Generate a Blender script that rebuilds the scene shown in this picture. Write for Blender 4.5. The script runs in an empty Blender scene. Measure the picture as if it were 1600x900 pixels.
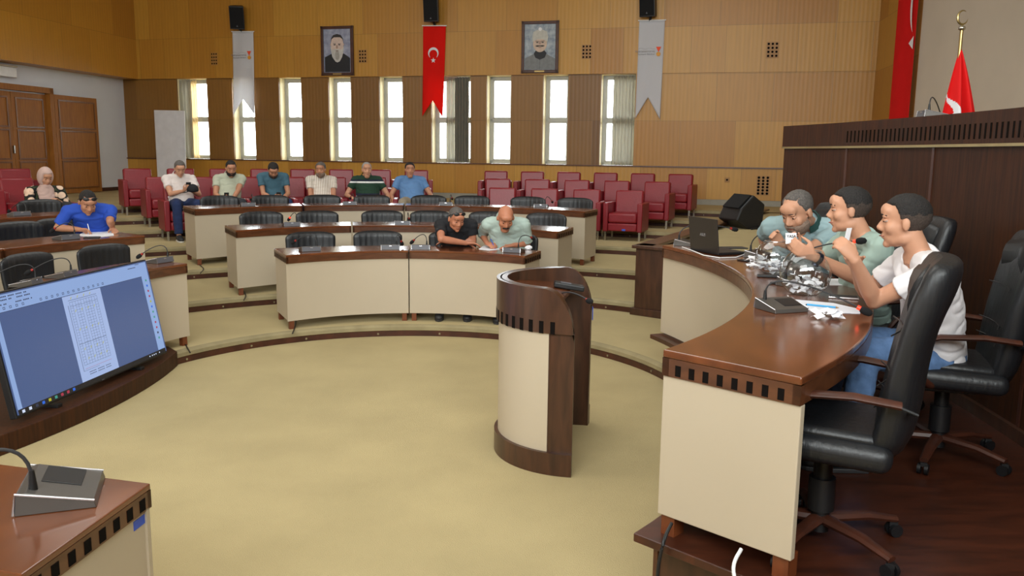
import bpy, bmesh, math, random
from mathutils import Vector, Matrix, noise
random.seed(7)
SC = bpy.context.scene
COL = SC.collection
PI = math.pi
R = math.radians

# ---------------------------------------------------------------- camera
F, PITCH, ROLL, EYE = 1315.0, .1592, .0125, 1.885
_fw = Vector((0, math.cos(PITCH), -math.sin(PITCH)))
_up0 = Vector((0, math.sin(PITCH), math.cos(PITCH)))
_rt0 = Vector((1, 0, 0))
_rt = _rt0*math.cos(ROLL) + _up0*math.sin(ROLL)
_up = -_rt0*math.sin(ROLL) + _up0*math.cos(ROLL)
CAM = Vector((0, 0, EYE))
cd = bpy.data.cameras.new('camera')
cd.sensor_width = 36; cd.lens = F/1600*36; cd.clip_end = 200; cd.clip_start = .05
co = bpy.data.objects.new('camera', cd); COL.objects.link(co)
m = Matrix((_rt, _up, -_fw)).transposed().to_4x4(); m.translation = CAM
co.matrix_world = m
SC.camera = co

# ---------------------------------------------------------------- world, lights, exposure
SC.view_settings.view_transform = 'Standard'; SC.view_settings.look = 'None'
SC.view_settings.gamma = 1; SC.view_settings.use_curve_mapping = False
SC.view_settings.exposure = -.12
w = bpy.data.worlds.new('daylight'); SC.world = w; w.use_nodes = True
bg = w.node_tree.nodes['Background']; bg.inputs[0].default_value = (.93, .97, 1, 1); bg.inputs[1].default_value = 12.0

def area(name, loc, target, sx, sy, power, col=(1, 1, 1), spread=180):
    l = bpy.data.lights.new(name, 'AREA'); l.shape = 'RECTANGLE'; l.size = sx; l.size_y = sy
    l.energy = power; l.color = col; l.spread = R(spread)
    o = bpy.data.objects.new(name, l); COL.objects.link(o); o.location = loc
    o.rotation_euler = (Vector(target)-Vector(loc)).to_track_quat('-Z', 'Y').to_euler()
    return o
LW = (.97, .98, .95)
area('ceiling_lamp', (-1, 6, 5.85), (-1, 6, 0), 4.5, 4.5, 190, LW)
area('ceiling_lamp', (-5.5, 13, 5.85), (-5.5, 15, 0), 3.5, 3.5, 170, LW)
area('ceiling_lamp', (1.5, 13, 5.85), (1.5, 15, 0), 3.5, 3.5, 170, LW)
area('ceiling_lamp', (-1.5, 0, 5.85), (-1, 7, .5), 4, 3, 190, LW)
area('rear_fill_light', (-1, -2.6, 4.6), (-2, 15, 3.6), 10, 2.2, 580, (.93, 1, 1), 125)  # added fill lamp behind the camera to brighten the back wall
area('side_window_light', (-11.6, 5, 4.6), (0, 9, 1.5), 5, 2, 230, (1, .95, .84))

# ---------------------------------------------------------------- a pixel of the photograph as a point in the hall
def ray(u, v): return _fw + _rt*((u-800)/F) + _up*((450-v)/F)
def onz(u, v, z):
    d = ray(u, v); return CAM + d*((z-EYE)/d.z)
def onY(u, v, Y):
    d = ray(u, v); return CAM + d*(Y/d.y)
RC = Vector((-.89, 6.25))
def onring(u, v, r):
    d = ray(u, v); a = d.x**2+d.y**2; b = -2*(d.x*RC.x+d.y*RC.y); c = RC.x**2+RC.y**2-r*r
    t = (-b+math.sqrt(b*b-4*a*c))/(2*a); return CAM + d*t
def ringang(p): return math.atan2(p[1]-RC.y, p[0]-RC.x)
def ring(r, a, z=0, c=RC): return Vector((c[0]+r*math.cos(a), c[1]+r*math.sin(a), z))
WA = -.2538
WD = Vector((math.cos(WA), math.sin(WA), 0)); WN = Vector((-WD.y, WD.x, 0))
WP = Vector((5.8, 17.85, 0))
def onwall(u, v, off=0.0):           # wall coordinates (along, out of the wall, height)
    d = ray(u, v); t = (WP.dot(WN)-off)/d.dot(WN); p = CAM+d*t
    return Vector(((p-WP).dot(WD), -off, p.z))
STEP = .118

# ---------------------------------------------------------------- materials
def s2l(c): return tuple(((x/255)/12.92 if x/255 <= .04045 else ((x/255+.055)/1.055)**2.4) for x in c)
def newmat(name):
    m = bpy.data.materials.new(name); m.use_nodes = True
    nt = m.node_tree; b = nt.nodes['Principled BSDF']; return m, nt, b
def N(nt, t, **k):
    n = nt.nodes.new(t)
    for a, v in k.items(): setattr(n, a, v)
    return n
def mat(name, rgb, rough=.6, metal=0, var=.06, scale=8, bump=.0, bscale=60, spec=.5, stretch=(1, 1, 1), coat=0):
    m, nt, b = newmat(name); c = s2l(rgb)
    b.inputs['Roughness'].default_value = rough; b.inputs['Metallic'].default_value = metal
    b.inputs['Specular IOR Level'].default_value = spec
    if coat: b.inputs['Coat Weight'].default_value = coat; b.inputs['Coat Roughness'].default_value = .12
    tc = N(nt, 'ShaderNodeTexCoord'); mp = N(nt, 'ShaderNodeMapping'); mp.inputs['Scale'].default_value = stretch
    nt.links.new(tc.outputs['Object'], mp.inputs[0])
    no = N(nt, 'ShaderNodeTexNoise'); no.inputs['Scale'].default_value = scale; no.inputs['Detail'].default_value = 4
    nt.links.new(mp.outputs[0], no.inputs['Vector'])
    r = N(nt, 'ShaderNodeValToRGB')
    r.color_ramp.elements[0].position = .3; r.color_ramp.elements[1].position = .7
    r.color_ramp.elements[0].color = (*[x*(1-var) for x in c], 1); r.color_ramp.elements[1].color = (*[min(1, x*(1+var)) for x in c], 1)
    nt.links.new(no.outputs[0], r.inputs[0]); nt.links.new(r.outputs[0], b.inputs['Base Color'])
    if bump:
        n2 = N(nt, 'ShaderNodeTexNoise'); n2.inputs['Scale'].default_value = bscale; n2.inputs['Detail'].default_value = 3
        nt.links.new(mp.outputs[0], n2.inputs['Vector'])
        bp = N(nt, 'ShaderNodeBump'); bp.inputs['Strength'].default_value = bump; bp.inputs['Distance'].default_value = .01
        nt.links.new(n2.outputs[0], bp.inputs['Height']); nt.links.new(bp.outputs[0], b.inputs['Normal'])
    return m
def emit(name, rgb, s=1.0):
    m, nt, b = newmat(name); c = s2l(rgb)
    b.inputs['Base Color'].default_value = (.01, .01, .01, 1); b.inputs['Roughness'].default_value = .25
    b.inputs['Emission Color'].default_value = (*c, 1); b.inputs['Emission Strength'].default_value = s
    return m
def ramp2(nt, fac, c1, c2, p1=.3, p2=.7):
    r = N(nt, 'ShaderNodeValToRGB'); e = r.color_ramp.elements
    e[0].position = p1; e[1].position = p2; e[0].color = (*s2l(c1), 1); e[1].color = (*s2l(c2), 1)
    nt.links.new(fac, r.inputs[0]); return r.outputs[0]
def wood(name, c1, c2, rough=.3, grain=(3, 3, .35), scale=14, spec=.5, coat=0.0):
    m, nt, b = newmat(name); b.inputs['Roughness'].default_value = rough; b.inputs['Specular IOR Level'].default_value = spec
    b.inputs['Coat Weight'].default_value = coat; b.inputs['Coat Roughness'].default_value = .15
    tc = N(nt, 'ShaderNodeTexCoord'); mp = N(nt, 'ShaderNodeMapping'); mp.inputs['Scale'].default_value = grain
    nt.links.new(tc.outputs['Object'], mp.inputs[0])
    no = N(nt, 'ShaderNodeTexNoise'); no.inputs['Scale'].default_value = scale; no.inputs['Detail'].default_value = 6; no.inputs['Distortion'].default_value = .6
    nt.links.new(mp.outputs[0], no.inputs['Vector'])
    nt.links.new(ramp2(nt, no.outputs[0], c1, c2, .32, .68), b.inputs['Base Color'])
    return m
def panelwood(name, ca, cb, w=1.15, h=.978, zoff=.65, rough=.42):
    # veneer boards in courses, each board its own tone, with fine vertical reeds
    m, nt, b = newmat(name); b.inputs['Roughness'].default_value = rough
    tc = N(nt, 'ShaderNodeTexCoord'); sp = N(nt, 'ShaderNodeSeparateXYZ'); nt.links.new(tc.outputs['Object'], sp.inputs[0])
    z = N(nt, 'ShaderNodeMath', operation='SUBTRACT'); nt.links.new(sp.outputs['Z'], z.inputs[0]); z.inputs[1].default_value = zoff
    cb_ = N(nt, 'ShaderNodeCombineXYZ'); nt.links.new(sp.outputs['X'], cb_.inputs[0]); nt.links.new(z.outputs[0], cb_.inputs[1])
    br = N(nt, 'ShaderNodeTexBrick'); br.offset = .37; br.squash = .62; br.squash_frequency = 3; br.offset_frequency = 2
    br.inputs['Scale'].default_value = 1; br.inputs['Brick Width'].default_value = w; br.inputs['Row Height'].default_value = h
    br.inputs['Mortar Size'].default_value = .004; br.inputs['Mortar Smooth'].default_value = .3
    br.inputs['Color1'].default_value = (*s2l(ca), 1); br.inputs['Color2'].default_value = (*s2l(cb), 1)
    br.inputs['Mortar'].default_value = (*s2l([x*.72 for x in ca]), 1)
    nt.links.new(cb_.outputs[0], br.inputs['Vector'])
    wv = N(nt, 'ShaderNodeTexWave'); wv.wave_profile = 'SIN'; wv.bands_direction = 'X'; wv.inputs['Scale'].default_value = 3.6; wv.inputs['Distortion'].default_value = .25
    nt.links.new(tc.outputs['Object'], wv.inputs['Vector'])
    mp = N(nt, 'ShaderNodeMapping'); mp.inputs['Scale'].default_value = (9, 9, .5); nt.links.new(tc.outputs['Object'], mp.inputs[0])
    no = N(nt, 'ShaderNodeTexNoise'); no.inputs['Scale'].default_value = 3; no.inputs['Detail'].default_value = 5; nt.links.new(mp.outputs[0], no.inputs['Vector'])
    ad = N(nt, 'ShaderNodeMath', operation='MULTIPLY_ADD'); nt.links.new(wv.outputs['Fac'], ad.inputs[0]); ad.inputs[1].default_value = .05
    mu = N(nt, 'ShaderNodeMath', operation='MULTIPLY_ADD'); nt.links.new(no.outputs[0], mu.inputs[0]); mu.inputs[1].default_value = .3; mu.inputs[2].default_value = .78
    nt.links.new(mu.outputs[0], ad.inputs[2])
    mx = N(nt, 'ShaderNodeVectorMath', operation='SCALE'); nt.links.new(br.outputs['Color'], mx.inputs[0]); nt.links.new(ad.outputs[0], mx.inputs['Scale'])
    nt.links.new(mx.outputs[0], b.inputs['Base Color'])
    bp = N(nt, 'ShaderNodeBump'); bp.inputs['Strength'].default_value = .12; bp.inputs['Distance'].default_value = .01
    nt.links.new(wv.outputs['Fac'], bp.inputs['Height']); nt.links.new(bp.outputs[0], b.inputs['Normal'])
    return m
def stripes(name, c1, c2, scale, axis='X', p1=.45, p2=.55, rough=.85):
    m, nt, b = newmat(name); b.inputs['Roughness'].default_value = rough
    tc = N(nt, 'ShaderNodeTexCoord'); wv = N(nt, 'ShaderNodeTexWave'); wv.bands_direction = axis; wv.inputs['Scale'].default_value = scale
    nt.links.new(tc.outputs['Object'], wv.inputs['Vector'])
    nt.links.new(ramp2(nt, wv.outputs['Fac'], c1, c2, p1, p2), b.inputs['Base Color']); return m
M = {}
M['carpet'] = mat('beige_carpet', (177, 161, 121), .95, var=.07, scale=1.6, bump=.5, bscale=180, spec=.1)
M['carpet_edge'] = mat('darker_carpet_edge', (150, 138, 106), .95, var=.16, scale=5, bump=.5, bscale=180, spec=.1)  # step nosings, darker and more mottled than the treads
M['wall'] = panelwood('golden_veneer_panelling', (190, 140, 52), (172, 118, 38))
M['wall_backlit'] = panelwood('backlit_brown_veneer', (140, 98, 40), (114, 76, 30), w=1.4)  # window piers: backlight contrast put into a darker veneer colour
M['wall_left'] = panelwood('golden_veneer_panelling_side', (190, 136, 46), (176, 122, 38), w=1.5)
M['white_wall'] = mat('white_painted_wall', (214, 218, 226), .8, var=.02, scale=2)
M['cream_wall'] = mat('cream_painted_wall', (196, 184, 168), .8, var=.05, scale=1.2)
M['ceiling'] = mat('white_ceiling', (225, 220, 212), .9, var=.02)
M['dark'] = wood('dark_walnut', (52, 31, 20), (76, 46, 30), .36, (2, 2, .3), 10, coat=.2)
M['dark_trim'] = wood('dark_walnut_trim', (56, 28, 18), (78, 40, 26), .4, (1, 1, 1), 8)
M['top'] = wood('polished_walnut_top', (84, 44, 24), (116, 64, 34), .2, (1.2, .5, 1), 5, coat=.55)
M['fascia'] = wood('walnut_edge', (74, 42, 24), (98, 58, 34), .32, (1, 1, 3), 7, coat=.2)
M['slot'] = mat('black_slot', (16, 12, 10), .9, var=0, spec=.1)
M['cream'] = mat('cream_laminate', (184, 170, 148), .45, var=.02, scale=2)
M['deep'] = wood('deep_brown_veneer', (46, 23, 9), (68, 36, 15), .55, (4, 4, .25), 12, spec=.25)
M['platform'] = wood('red_brown_floor', (52, 24, 13), (76, 36, 20), .38, (.6, 3, 1), 6, coat=.1)
M['grey_base'] = mat('grey_skirting', (150, 146, 134), .7)
M['alu'] = mat('grey_aluminium', (178, 178, 172), .4, var=.02, spec=.4)
M['reveal'] = mat('pale_reveal', (240, 230, 196), .7, var=.03)
M['maroon'] = mat('maroon_leather', (126, 24, 34), .38, var=.08, scale=5, bump=.15, bscale=40)
M['chrome'] = mat('brushed_steel', (190, 186, 176), .25, metal=1, var=.03)
M['leather'] = mat('black_leather', (26, 27, 30), .42, var=.12, scale=6, bump=.35, bscale=14, stretch=(3, 3, .5))
M['black'] = mat('black_plastic', (20, 20, 22), .45, var=.05)
M['black2'] = mat('dark_grey_plastic', (48, 48, 50), .5, var=.05)
M['foam'] = mat('black_foam', (14, 14, 16), .95, var=.2, scale=200)
M['silver'] = mat('grey_metal_front', (92, 92, 98), .5, metal=.15, var=.04)
M['gun'] = mat('gunmetal_plastic', (96, 92, 88), .35, metal=.5, var=.05)
M['silver_rim'] = mat('bright_metal_rim', (214, 214, 218), .25, metal=.8, var=.02)
M['red_led'] = emit('lit_red_ring', (255, 60, 30), 2.0)
M['red_off'] = mat('red_ring', (150, 30, 20), .5)
M['paper'] = mat('white_paper', (240, 240, 244), .8, var=.02)
M['paper_print'] = stripes('printed_paper', (236, 238, 244), (190, 194, 208), 38, 'Y', .72, .8)
M['ink'] = mat('black_ink', (40, 40, 44), .7)
M['white_metal'] = mat('white_metal', (225, 225, 225), .4)
M['blue_tape'] = mat('blue_sticker', (52, 84, 190), .5, var=.1, scale=40)
M['red_cloth'] = mat('red_flag_cloth', (214, 22, 22), .7, var=.05, scale=3, spec=.25)
M['red_dark'] = mat('red_banner_cloth', (204, 20, 24), .75, var=.05, scale=3, spec=.2)
M['white_cloth'] = mat('white_banner_cloth', (222, 222, 226), .8, var=.02)
M['orange'] = mat('orange_red_print', (232, 78, 40), .7)
M['gold_print'] = mat('gold_print', (214, 150, 50), .6)
M['grey_print'] = mat('grey_print', (130, 130, 134), .7)
M['brass'] = mat('brass', (168, 148, 100), .3, metal=1)
M['curtain_grey'] = mat('grey_curtain', (128, 126, 112), .9, var=.08, scale=2)
M['curtain_beige'] = mat('pale_curtain', (226, 206, 168), .9, var=.06, scale=2)
M['denim'] = mat('blue_denim', (86, 116, 158), .9, var=.22, scale=22, bump=.3, bscale=90)
M['navy'] = mat('dark_blue_denim', (26, 42, 82), .9, var=.15, scale=20)
M['trouser'] = mat('beige_trousers', (150, 138, 118), .9, var=.08)
M['darktrouser'] = mat('dark_trousers', (40, 42, 48), .9, var=.1)
M['shoe'] = mat('black_shoe', (26, 26, 28), .6)
M['sole'] = mat('white_sole', (214, 212, 206), .7)
M['eye'] = mat('eye_white', (186, 172, 164), .3, var=0)
M['iris'] = mat('dark_iris', (36, 24, 18), .2, var=0)
M['lip'] = mat('lip', (150, 84, 74), .5, var=.05)
M['stubble'] = mat('stubbled_skin', (178, 130, 106), .55, var=.1, scale=60)
M['watch'] = mat('dark_watch', (36, 44, 62), .3, metal=.6)
M['skin'] = mat('tan_skin', (180, 128, 100), .5, var=.07, scale=14, spec=.35)
M['skin_pale'] = mat('fair_skin', (192, 142, 114), .5, var=.06, scale=14, spec=.35)
M['skin_red'] = mat('ruddy_skin', (184, 122, 94), .45, var=.08, scale=14, spec=.35)
M['hair'] = mat('black_hair', (26, 22, 21), .7, var=.35, scale=90, bump=.8, bscale=160)
M['hair_side'] = mat('cropped_dark_hair', (66, 54, 47), .75, var=.35, scale=120, bump=.8, bscale=200)
M['hair_grey'] = mat('greying_hair', (92, 86, 82), .75, var=.35, scale=90, bump=.8, bscale=160)
M['hair_white'] = mat('grey_white_hair', (150, 146, 142), .75, var=.25, scale=90, bump=.8, bscale=160)
M['beard_short'] = mat('short_dark_beard', (66, 52, 44), .8, var=.35, scale=120, bump=.6, bscale=200)
M['beard_grey'] = mat('short_grey_beard', (128, 108, 94), .8, var=.3, scale=120, bump=.6, bscale=200)
def glass(name, tint=(1, 1, 1), ior=1.45, clear=.0):
    m, nt, b = newmat(name); nt.nodes.remove(b); out = nt.nodes['Material Output']
    t = N(nt, 'ShaderNodeBsdfTransparent'); t.inputs[0].default_value = (*tint, 1)
    g = N(nt, 'ShaderNodeBsdfGlossy'); g.inputs['Roughness'].default_value = .02
    lw = N(nt, 'ShaderNodeLayerWeight'); lw.inputs['Blend'].default_value = .5
    pw = N(nt, 'ShaderNodeMath', operation='POWER'); pw.inputs[1].default_value = 3; nt.links.new(lw.outputs['Facing'], pw.inputs[0])
    ml = N(nt, 'ShaderNodeMath', operation='MULTIPLY_ADD'); ml.inputs[1].default_value = clear; ml.inputs[2].default_value = .035 if clear < .5 else .13; nt.links.new(pw.outputs[0], ml.inputs[0])
    mx = N(nt, 'ShaderNodeMixShader'); nt.links.new(ml.outputs[0], mx.inputs[0])
    nt.links.new(t.outputs[0], mx.inputs[1]); nt.links.new(g.outputs[0], mx.inputs[2]); nt.links.new(mx.outputs[0], out.inputs[0])
    return m
M['glass'] = glass('window_glass', (.97, .99, .99), clear=.3)
M['bowl_glass'] = glass('bowl_glass', (.92, .94, .95), clear=.9)
M['film'] = glass('clear_plastic_film', (.97, .97, .98), clear=.25)

# ---------------------------------------------------------------- mesh builder
class MB:
    def __init__(s): s.v = []; s.f = []; s.mi = []; s.ms = []; s.cur = 0
    def use(s, m):
        if m not in s.ms: s.ms.append(m)
        s.cur = s.ms.index(m); return s
    def add(s, vs, fs):
        o = len(s.v); s.v += [Vector(v) for v in vs]
        for f in fs: s.f.append([i+o for i in f]); s.mi.append(s.cur)
        return s
    def box(s, c, d, rot=None):
        c = Vector(c); hx, hy, hz = d[0]/2, d[1]/2, d[2]/2
        vs = [Vector((x, y, z)) for x in (-hx, hx) for y in (-hy, hy) for z in (-hz, hz)]
        if rot is not None: vs = [rot @ v for v in vs]
        return s.add([v+c for v in vs], [(0, 1, 3, 2), (4, 6, 7, 5), (0, 4, 5, 1), (2, 3, 7, 6), (0, 2, 6, 4), (1, 5, 7, 3)])
    def bar(s, p, q, w, h, up=(0, 0, 1)):
        p = Vector(p); q = Vector(q); d = q-p; L = d.length; d.normalize()
        u = Vector(up); x = d.cross(u)
        if x.length < 1e-4: x = d.cross(Vector((0, 1, 0)))
        x.normalize(); u = x.cross(d)
        return s.box((p+q)/2, (w, L, h), Matrix((x, d, u)).transposed())
    def strip(s, A, B, z0, z1):   # solid between two polylines
        n = len(A); vs = []
        for a, b in zip(A, B): vs += [(a[0], a[1], z0), (b[0], b[1], z0), (b[0], b[1], z1), (a[0], a[1], z1)]
        fs = [(0, 1, 2, 3), tuple(4*(n-1)+i for i in (3, 2, 1, 0))]
        for i in range(n-1):
            o = 4*i
            for j in range(4): fs.append((o+j, o+4+j, o+4+(j+1) % 4, o+(j+1) % 4))
        return s.add(vs, fs)
    def prism(s, P, z0, z1):
        n = len(P); vs = [(p[0], p[1], z0) for p in P]+[(p[0], p[1], z1) for p in P]
        return s.add(vs, [tuple(range(n-1, -1, -1)), tuple(range(n, 2*n))]+[(i, (i+1) % n, n+(i+1) % n, n+i) for i in range(n)])
    def extrude(s, P, d):         # planar 3d polygon pushed along d
        n = len(P); d = Vector(d); vs = [Vector(p) for p in P]+[Vector(p)+d for p in P]
        return s.add(vs, [tuple(range(n-1, -1, -1)), tuple(range(n, 2*n))]+[(i, (i+1) % n, n+(i+1) % n, n+i) for i in range(n)])
    def loft(s, C, Rr, side=(1, 0, 0), n=16, cap=True):
        C = [Vector(c) for c in C]; vs = []; side = Vector(side)
        for i, c in enumerate(C):
            d = (C[min(i+1, len(C)-1)]-C[max(i-1, 0)]).normalized()
            x = side - d*side.dot(d)
            if x.length < 1e-3: x = d.orthogonal()
            x.normalize(); y = d.cross(x)
            r = Rr[i] if isinstance(Rr[i], (tuple, list)) else (Rr[i], Rr[i])
            for k in range(n):
                a = 2*PI*k/n; vs.append(c+x*(r[0]*math.cos(a))+y*(r[1]*math.sin(a)))
        fs = []
        for i in range(len(C)-1):
            for k in range(n): fs.append((i*n+k, i*n+(k+1) % n, (i+1)*n+(k+1) % n, (i+1)*n+k))
        if cap: fs += [tuple(range(n-1, -1, -1)), tuple((len(C)-1)*n+k for k in range(n))]
        return s.add(vs, fs)
    def tube(s, P, r, n=8, side=(.3, .2, 1)):
        rr = r if isinstance(r, (list, tuple)) else [r]*len(P)
        return s.loft(P, list(rr), side, n)
    def cyl(s, c, r, h, n=20, ax=(0, 0, 1)):
        ax = Vector(ax).normalized()*h/2; c = Vector(c); return s.loft([c-ax, c+ax], [r, r], ax.orthogonal(), n)
    def ell(s, c, r, rot=None, nu=16, nv=10, fn=None):
        c = Vector(c); vs = []; fs = []
        for j in range(nv+1):
            t = PI*j/nv
            for i in range(nu):
                a = 2*PI*i/nu; d = Vector((math.sin(t)*math.cos(a), math.sin(t)*math.sin(a), math.cos(t)))
                p = Vector((d.x*r[0], d.y*r[1], d.z*r[2]))
                if fn: p = fn(p, d)
                if rot is not None: p = rot @ p
                vs.append(c+p)
        for j in range(nv):
            for i in range(nu): fs.append((j*nu+i, (j+1)*nu+i, (j+1)*nu+(i+1) % nu, j*nu+(i+1) % nu))
        return s.add(vs, fs)
    def lathe(s, prof, c=(0, 0, 0), n=32, a0=0, a1=2*PI):
        full = abs(a1-a0-2*PI) < 1e-6; m_ = n if full else n+1; vs = []; c = Vector(c)
        for i in range(m_):
            a = a0+(a1-a0)*i/n
            for r, z in prof: vs.append(c+Vector((r*math.cos(a), r*math.sin(a), z)))
        k = len(prof); fs = []
        for i in range(n):
            j = (i+1) % m_
            for t in range(k-1): fs.append((i*k+t, j*k+t, j*k+t+1, i*k+t+1))
        return s.add(vs, fs)
    def xf(s, Mx): s.v = [Mx @ v for v in s.v]; return s
    def build(s, name, mt=None, parent=None, smooth=False, bevel=0, shift=None, weld=True):
        me = bpy.data.meshes.new(name)
        off = Vector(shift) if shift is not None else Vector((0, 0, 0))
        me.from_pydata([v-off for v in s.v], [], s.f)
        for mm in ([mt] if mt is not None else s.ms): me.materials.append(mm)
        if mt is None:
            for p, i in zip(me.polygons, s.mi): p.material_index = i
        bm = bmesh.new(); bm.from_mesh(me)
        if weld: bmesh.ops.remove_doubles(bm, verts=bm.verts, dist=1e-5)
        bmesh.ops.recalc_face_normals(bm, faces=bm.faces)
        bm.to_mesh(me); bm.free()
        o = bpy.data.objects.new(name, me); COL.objects.link(o)
        if parent is not None: o.parent = parent
        if smooth:
            for p in me.polygons: p.use_smooth = True
            if smooth != 2: me.set_sharp_from_angle(angle=R(40))
        if bevel:
            b = o.modifiers.new('bevel', 'BEVEL'); b.width = bevel; b.segments = 2; b.limit_method = 'ANGLE'; b.angle_limit = R(40)
        return o
def thing(name, label, cat, loc=(0, 0, 0), rz=0, group=None):
    o = bpy.data.objects.new(name, None); COL.objects.link(o); o.empty_display_size = .1
    o.location = loc; o.rotation_euler = (0, 0, rz); o['label'] = label; o['category'] = cat
    if group: o['group'] = group
    return o
def tag(o, label, cat, group=None):
    o['label'] = label; o['category'] = cat
    if group: o['group'] = group
    return o
def struct(o, label=None):
    o['kind'] = 'structure'
    if label: o['label'] = label
    return o
def dup(root, loc, rz, label=None, group=None):
    def cp(o, par):
        c = o.copy(); COL.objects.link(c)
        if par is not None: c.parent = par
        for ch in list(o.children): cp(ch, c)
        return c
    r = cp(root, None); r.location = loc; r.rotation_euler = (0, 0, rz)
    if label: r['label'] = label
    if group: r['group'] = group
    return r
def ordn(i): return ['first', 'second', 'third', 'fourth', 'fifth', 'sixth', 'seventh', 'eighth', 'ninth'][i]
def circ3(a, b, c):
    ax, ay, bx, by, cx, cy = a[0], a[1], b[0], b[1], c[0], c[1]
    d = 2*(ax*(by-cy)+bx*(cy-ay)+cx*(ay-by))
    ux = ((ax*ax+ay*ay)*(by-cy)+(bx*bx+by*by)*(cy-ay)+(cx*cx+cy*cy)*(ay-by))/d
    uy = ((ax*ax+ay*ay)*(cx-bx)+(bx*bx+by*by)*(ax-cx)+(cx*cx+cy*cy)*(bx-ax))/d
    return Vector((ux, uy)), math.hypot(ax-ux, ay-uy)
def arc3(a, b, c, n=24):
    ce, r = circ3(a, b, c); a0 = math.atan2(a[1]-ce.y, a[0]-ce.x); a1 = math.atan2(c[1]-ce.y, c[0]-ce.x); am = math.atan2(b[1]-ce.y, b[0]-ce.x)
    def un(x, ref):
        while x-ref > PI: x -= 2*PI
        while x-ref < -PI: x += 2*PI
        return x
    a0 = un(a0, am); a1 = un(a1, am)
    return [Vector((ce.x+r*math.cos(a0+(a1-a0)*i/n), ce.y+r*math.sin(a0+(a1-a0)*i/n))) for i in range(n+1)]
def lerp(a, b, t): return a+(b-a)*t
def text(body, size, mtl, parent, loc, rot, name='lettering', align='CENTER', ext=.0005):
    c = bpy.data.curves.new(name, 'FONT'); c.body = body; c.size = size; c.align_x = align; c.align_y = 'CENTER'; c.extrude = ext
    tmp = bpy.data.objects.new(name, c); COL.objects.link(tmp); c.materials.append(mtl); dg = bpy.context.evaluated_depsgraph_get()
    me = bpy.data.meshes.new_from_object(tmp.evaluated_get(dg)); bpy.data.objects.remove(tmp); bpy.data.curves.remove(c)
    me.name = name; o = bpy.data.objects.new(name, me); COL.objects.link(o)
    o.parent = parent; o.location = loc; o.rotation_euler = rot; return o

# ================================================================ ROOM SHELL
TZ = 7*STEP                       # level of the back walkway and the stage
CEIL = 6.0
# pit floor and the seven carpeted steps around it
b = MB(); b.prism([(-16, -3), (10, -3), (10, 24), (-16, 24)], -.15, 0)
struct(b.build('floor', M['carpet']))
RR = [2.286, 3.83, 5.45, 7.15, 8.7, 9.92, 11.17]
A0, A1 = R(-10), R(192)
def arcp(r, a0, a1, n=90): return [ring(r, a0+(a1-a0)*i/n) for i in range(n+1)]
for k, r in enumerate(RR):
    z1 = (k+1)*STEP; z0 = z1-STEP
    ro = RR[k+1]+.3 if k < 6 else 11.9
    b = MB().use(M['carpet'])
    n = 100; prof = [(ro, z0+.0), (r+.012, z0), (r+.012, z0+.05), (r-.012, z0+.062), (r-.012, z1-.022), (r+.008, z1-.004), (r+.04, z1), (r+.14, z1), (ro, z1)]
    vs = []; fs = []
    for i in range(n+1):
        a = A0+(A1-A0)*i/n
        vs += [ring(q, a, zz) for q, zz in prof]
    P = len(prof)
    b.add(vs, []); 
    for i in range(n):
        for t in range(P-1):
            b.use(M['carpet_edge'] if t in (3, 4, 5) else M['carpet'])
            b.f.append([i*P+t, (i+1)*P+t, (i+1)*P+t+1, i*P+t+1]); b.mi.append(b.cur)
    struct(b.build('floor', None, smooth=True), 'carpeted step of the horseshoe, number %d from the middle' % (k+1))
    t = MB().strip(arcp(r-.006, A0, A1), arcp(r+.014, A0, A1), z0+.001, z0+.056).build('trim_%d' % (k+1), M['dark_trim'])
    struct(t)
    # brass screw heads along the riser strip
    first = None; rng = random.Random(k)
    na = int((R(160)-R(20))*r/.62)
    for i in range(na):
        a = R(18)+(R(148))*(i+rng.random()*.3)/na
        if first is None:
            s_ = MB(); s_.cyl((0, 0, 0), .011, .006, 10, (0, 1, 0)); first = s_.build('screw', M['chrome'], t); o = first
        else:
            o = first.copy(); COL.objects.link(o)
        o.location = ring(r-.008, a, z0+.028); o.rotation_euler = (0, 0, a+PI/2)
# walkway behind the steps, out to the walls
b = MB()
oc = [ring(11.7, R(-32)+(R(260))*i/60) for i in range(61)]
ou = [Vector((RC.x+26*math.cos(R(-32)+R(260)*i/60), RC.y+26*math.sin(R(-32)+R(260)*i/60))) for i in range(61)]
b.strip(oc, ou, TZ-.1, TZ-.0005)
struct(b.build('floor', M['carpet']), 'carpeted walkway along the walls')

# back wall (local x along, y into the wall, z up)
wallroot = Matrix.Rotation(WA, 4, 'Z'); wallroot.translation = WP
def onto(o): o.location = WP; o.rotation_euler = (0, 0, WA); return o
ZS, ZT = 1.63, 3.605
ops = []
for u0, u1 in [(278, 325), (364, 398), (437, 471.5), (514, 548.5), (593, 629), (674, 735), (760, 798), (848, 887), (938, 992)]:
    ops.append((onwall(u0, 180).x, onwall(u1, 180).x))
XL, XR = -17.6, 1.52
b = MB()
b.box(((XL+XR)/2, .2, (TZ+.12+ZS)/2), (XR-XL, .4, ZS-TZ-.12))
b.box(((XL+XR)/2, .17, (ZT+CEIL)/2), (XR-XL, .46, CEIL-ZT))
wb = onto(struct(b.build('wall_back', M['wall']))) 
b = MB(); xs = [XL]+[x for o_ in ops for x in o_]+[XR]
for i in range(0, len(xs)-2, 2): b.box(((xs[i]+xs[i+1])/2, .2, (ZS+ZT)/2), (xs[i+1]-xs[i], .4, ZT-ZS))
onto(struct(b.build('wall_back', M['wall_backlit'])))
onto(struct(MB().box(((xs[-2]+xs[-1])/2, .185, (ZS+ZT)/2), (xs[-1]-xs[-2], .43, ZT-ZS)).build('wall_back', M['wall'])))
b = MB()
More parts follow.
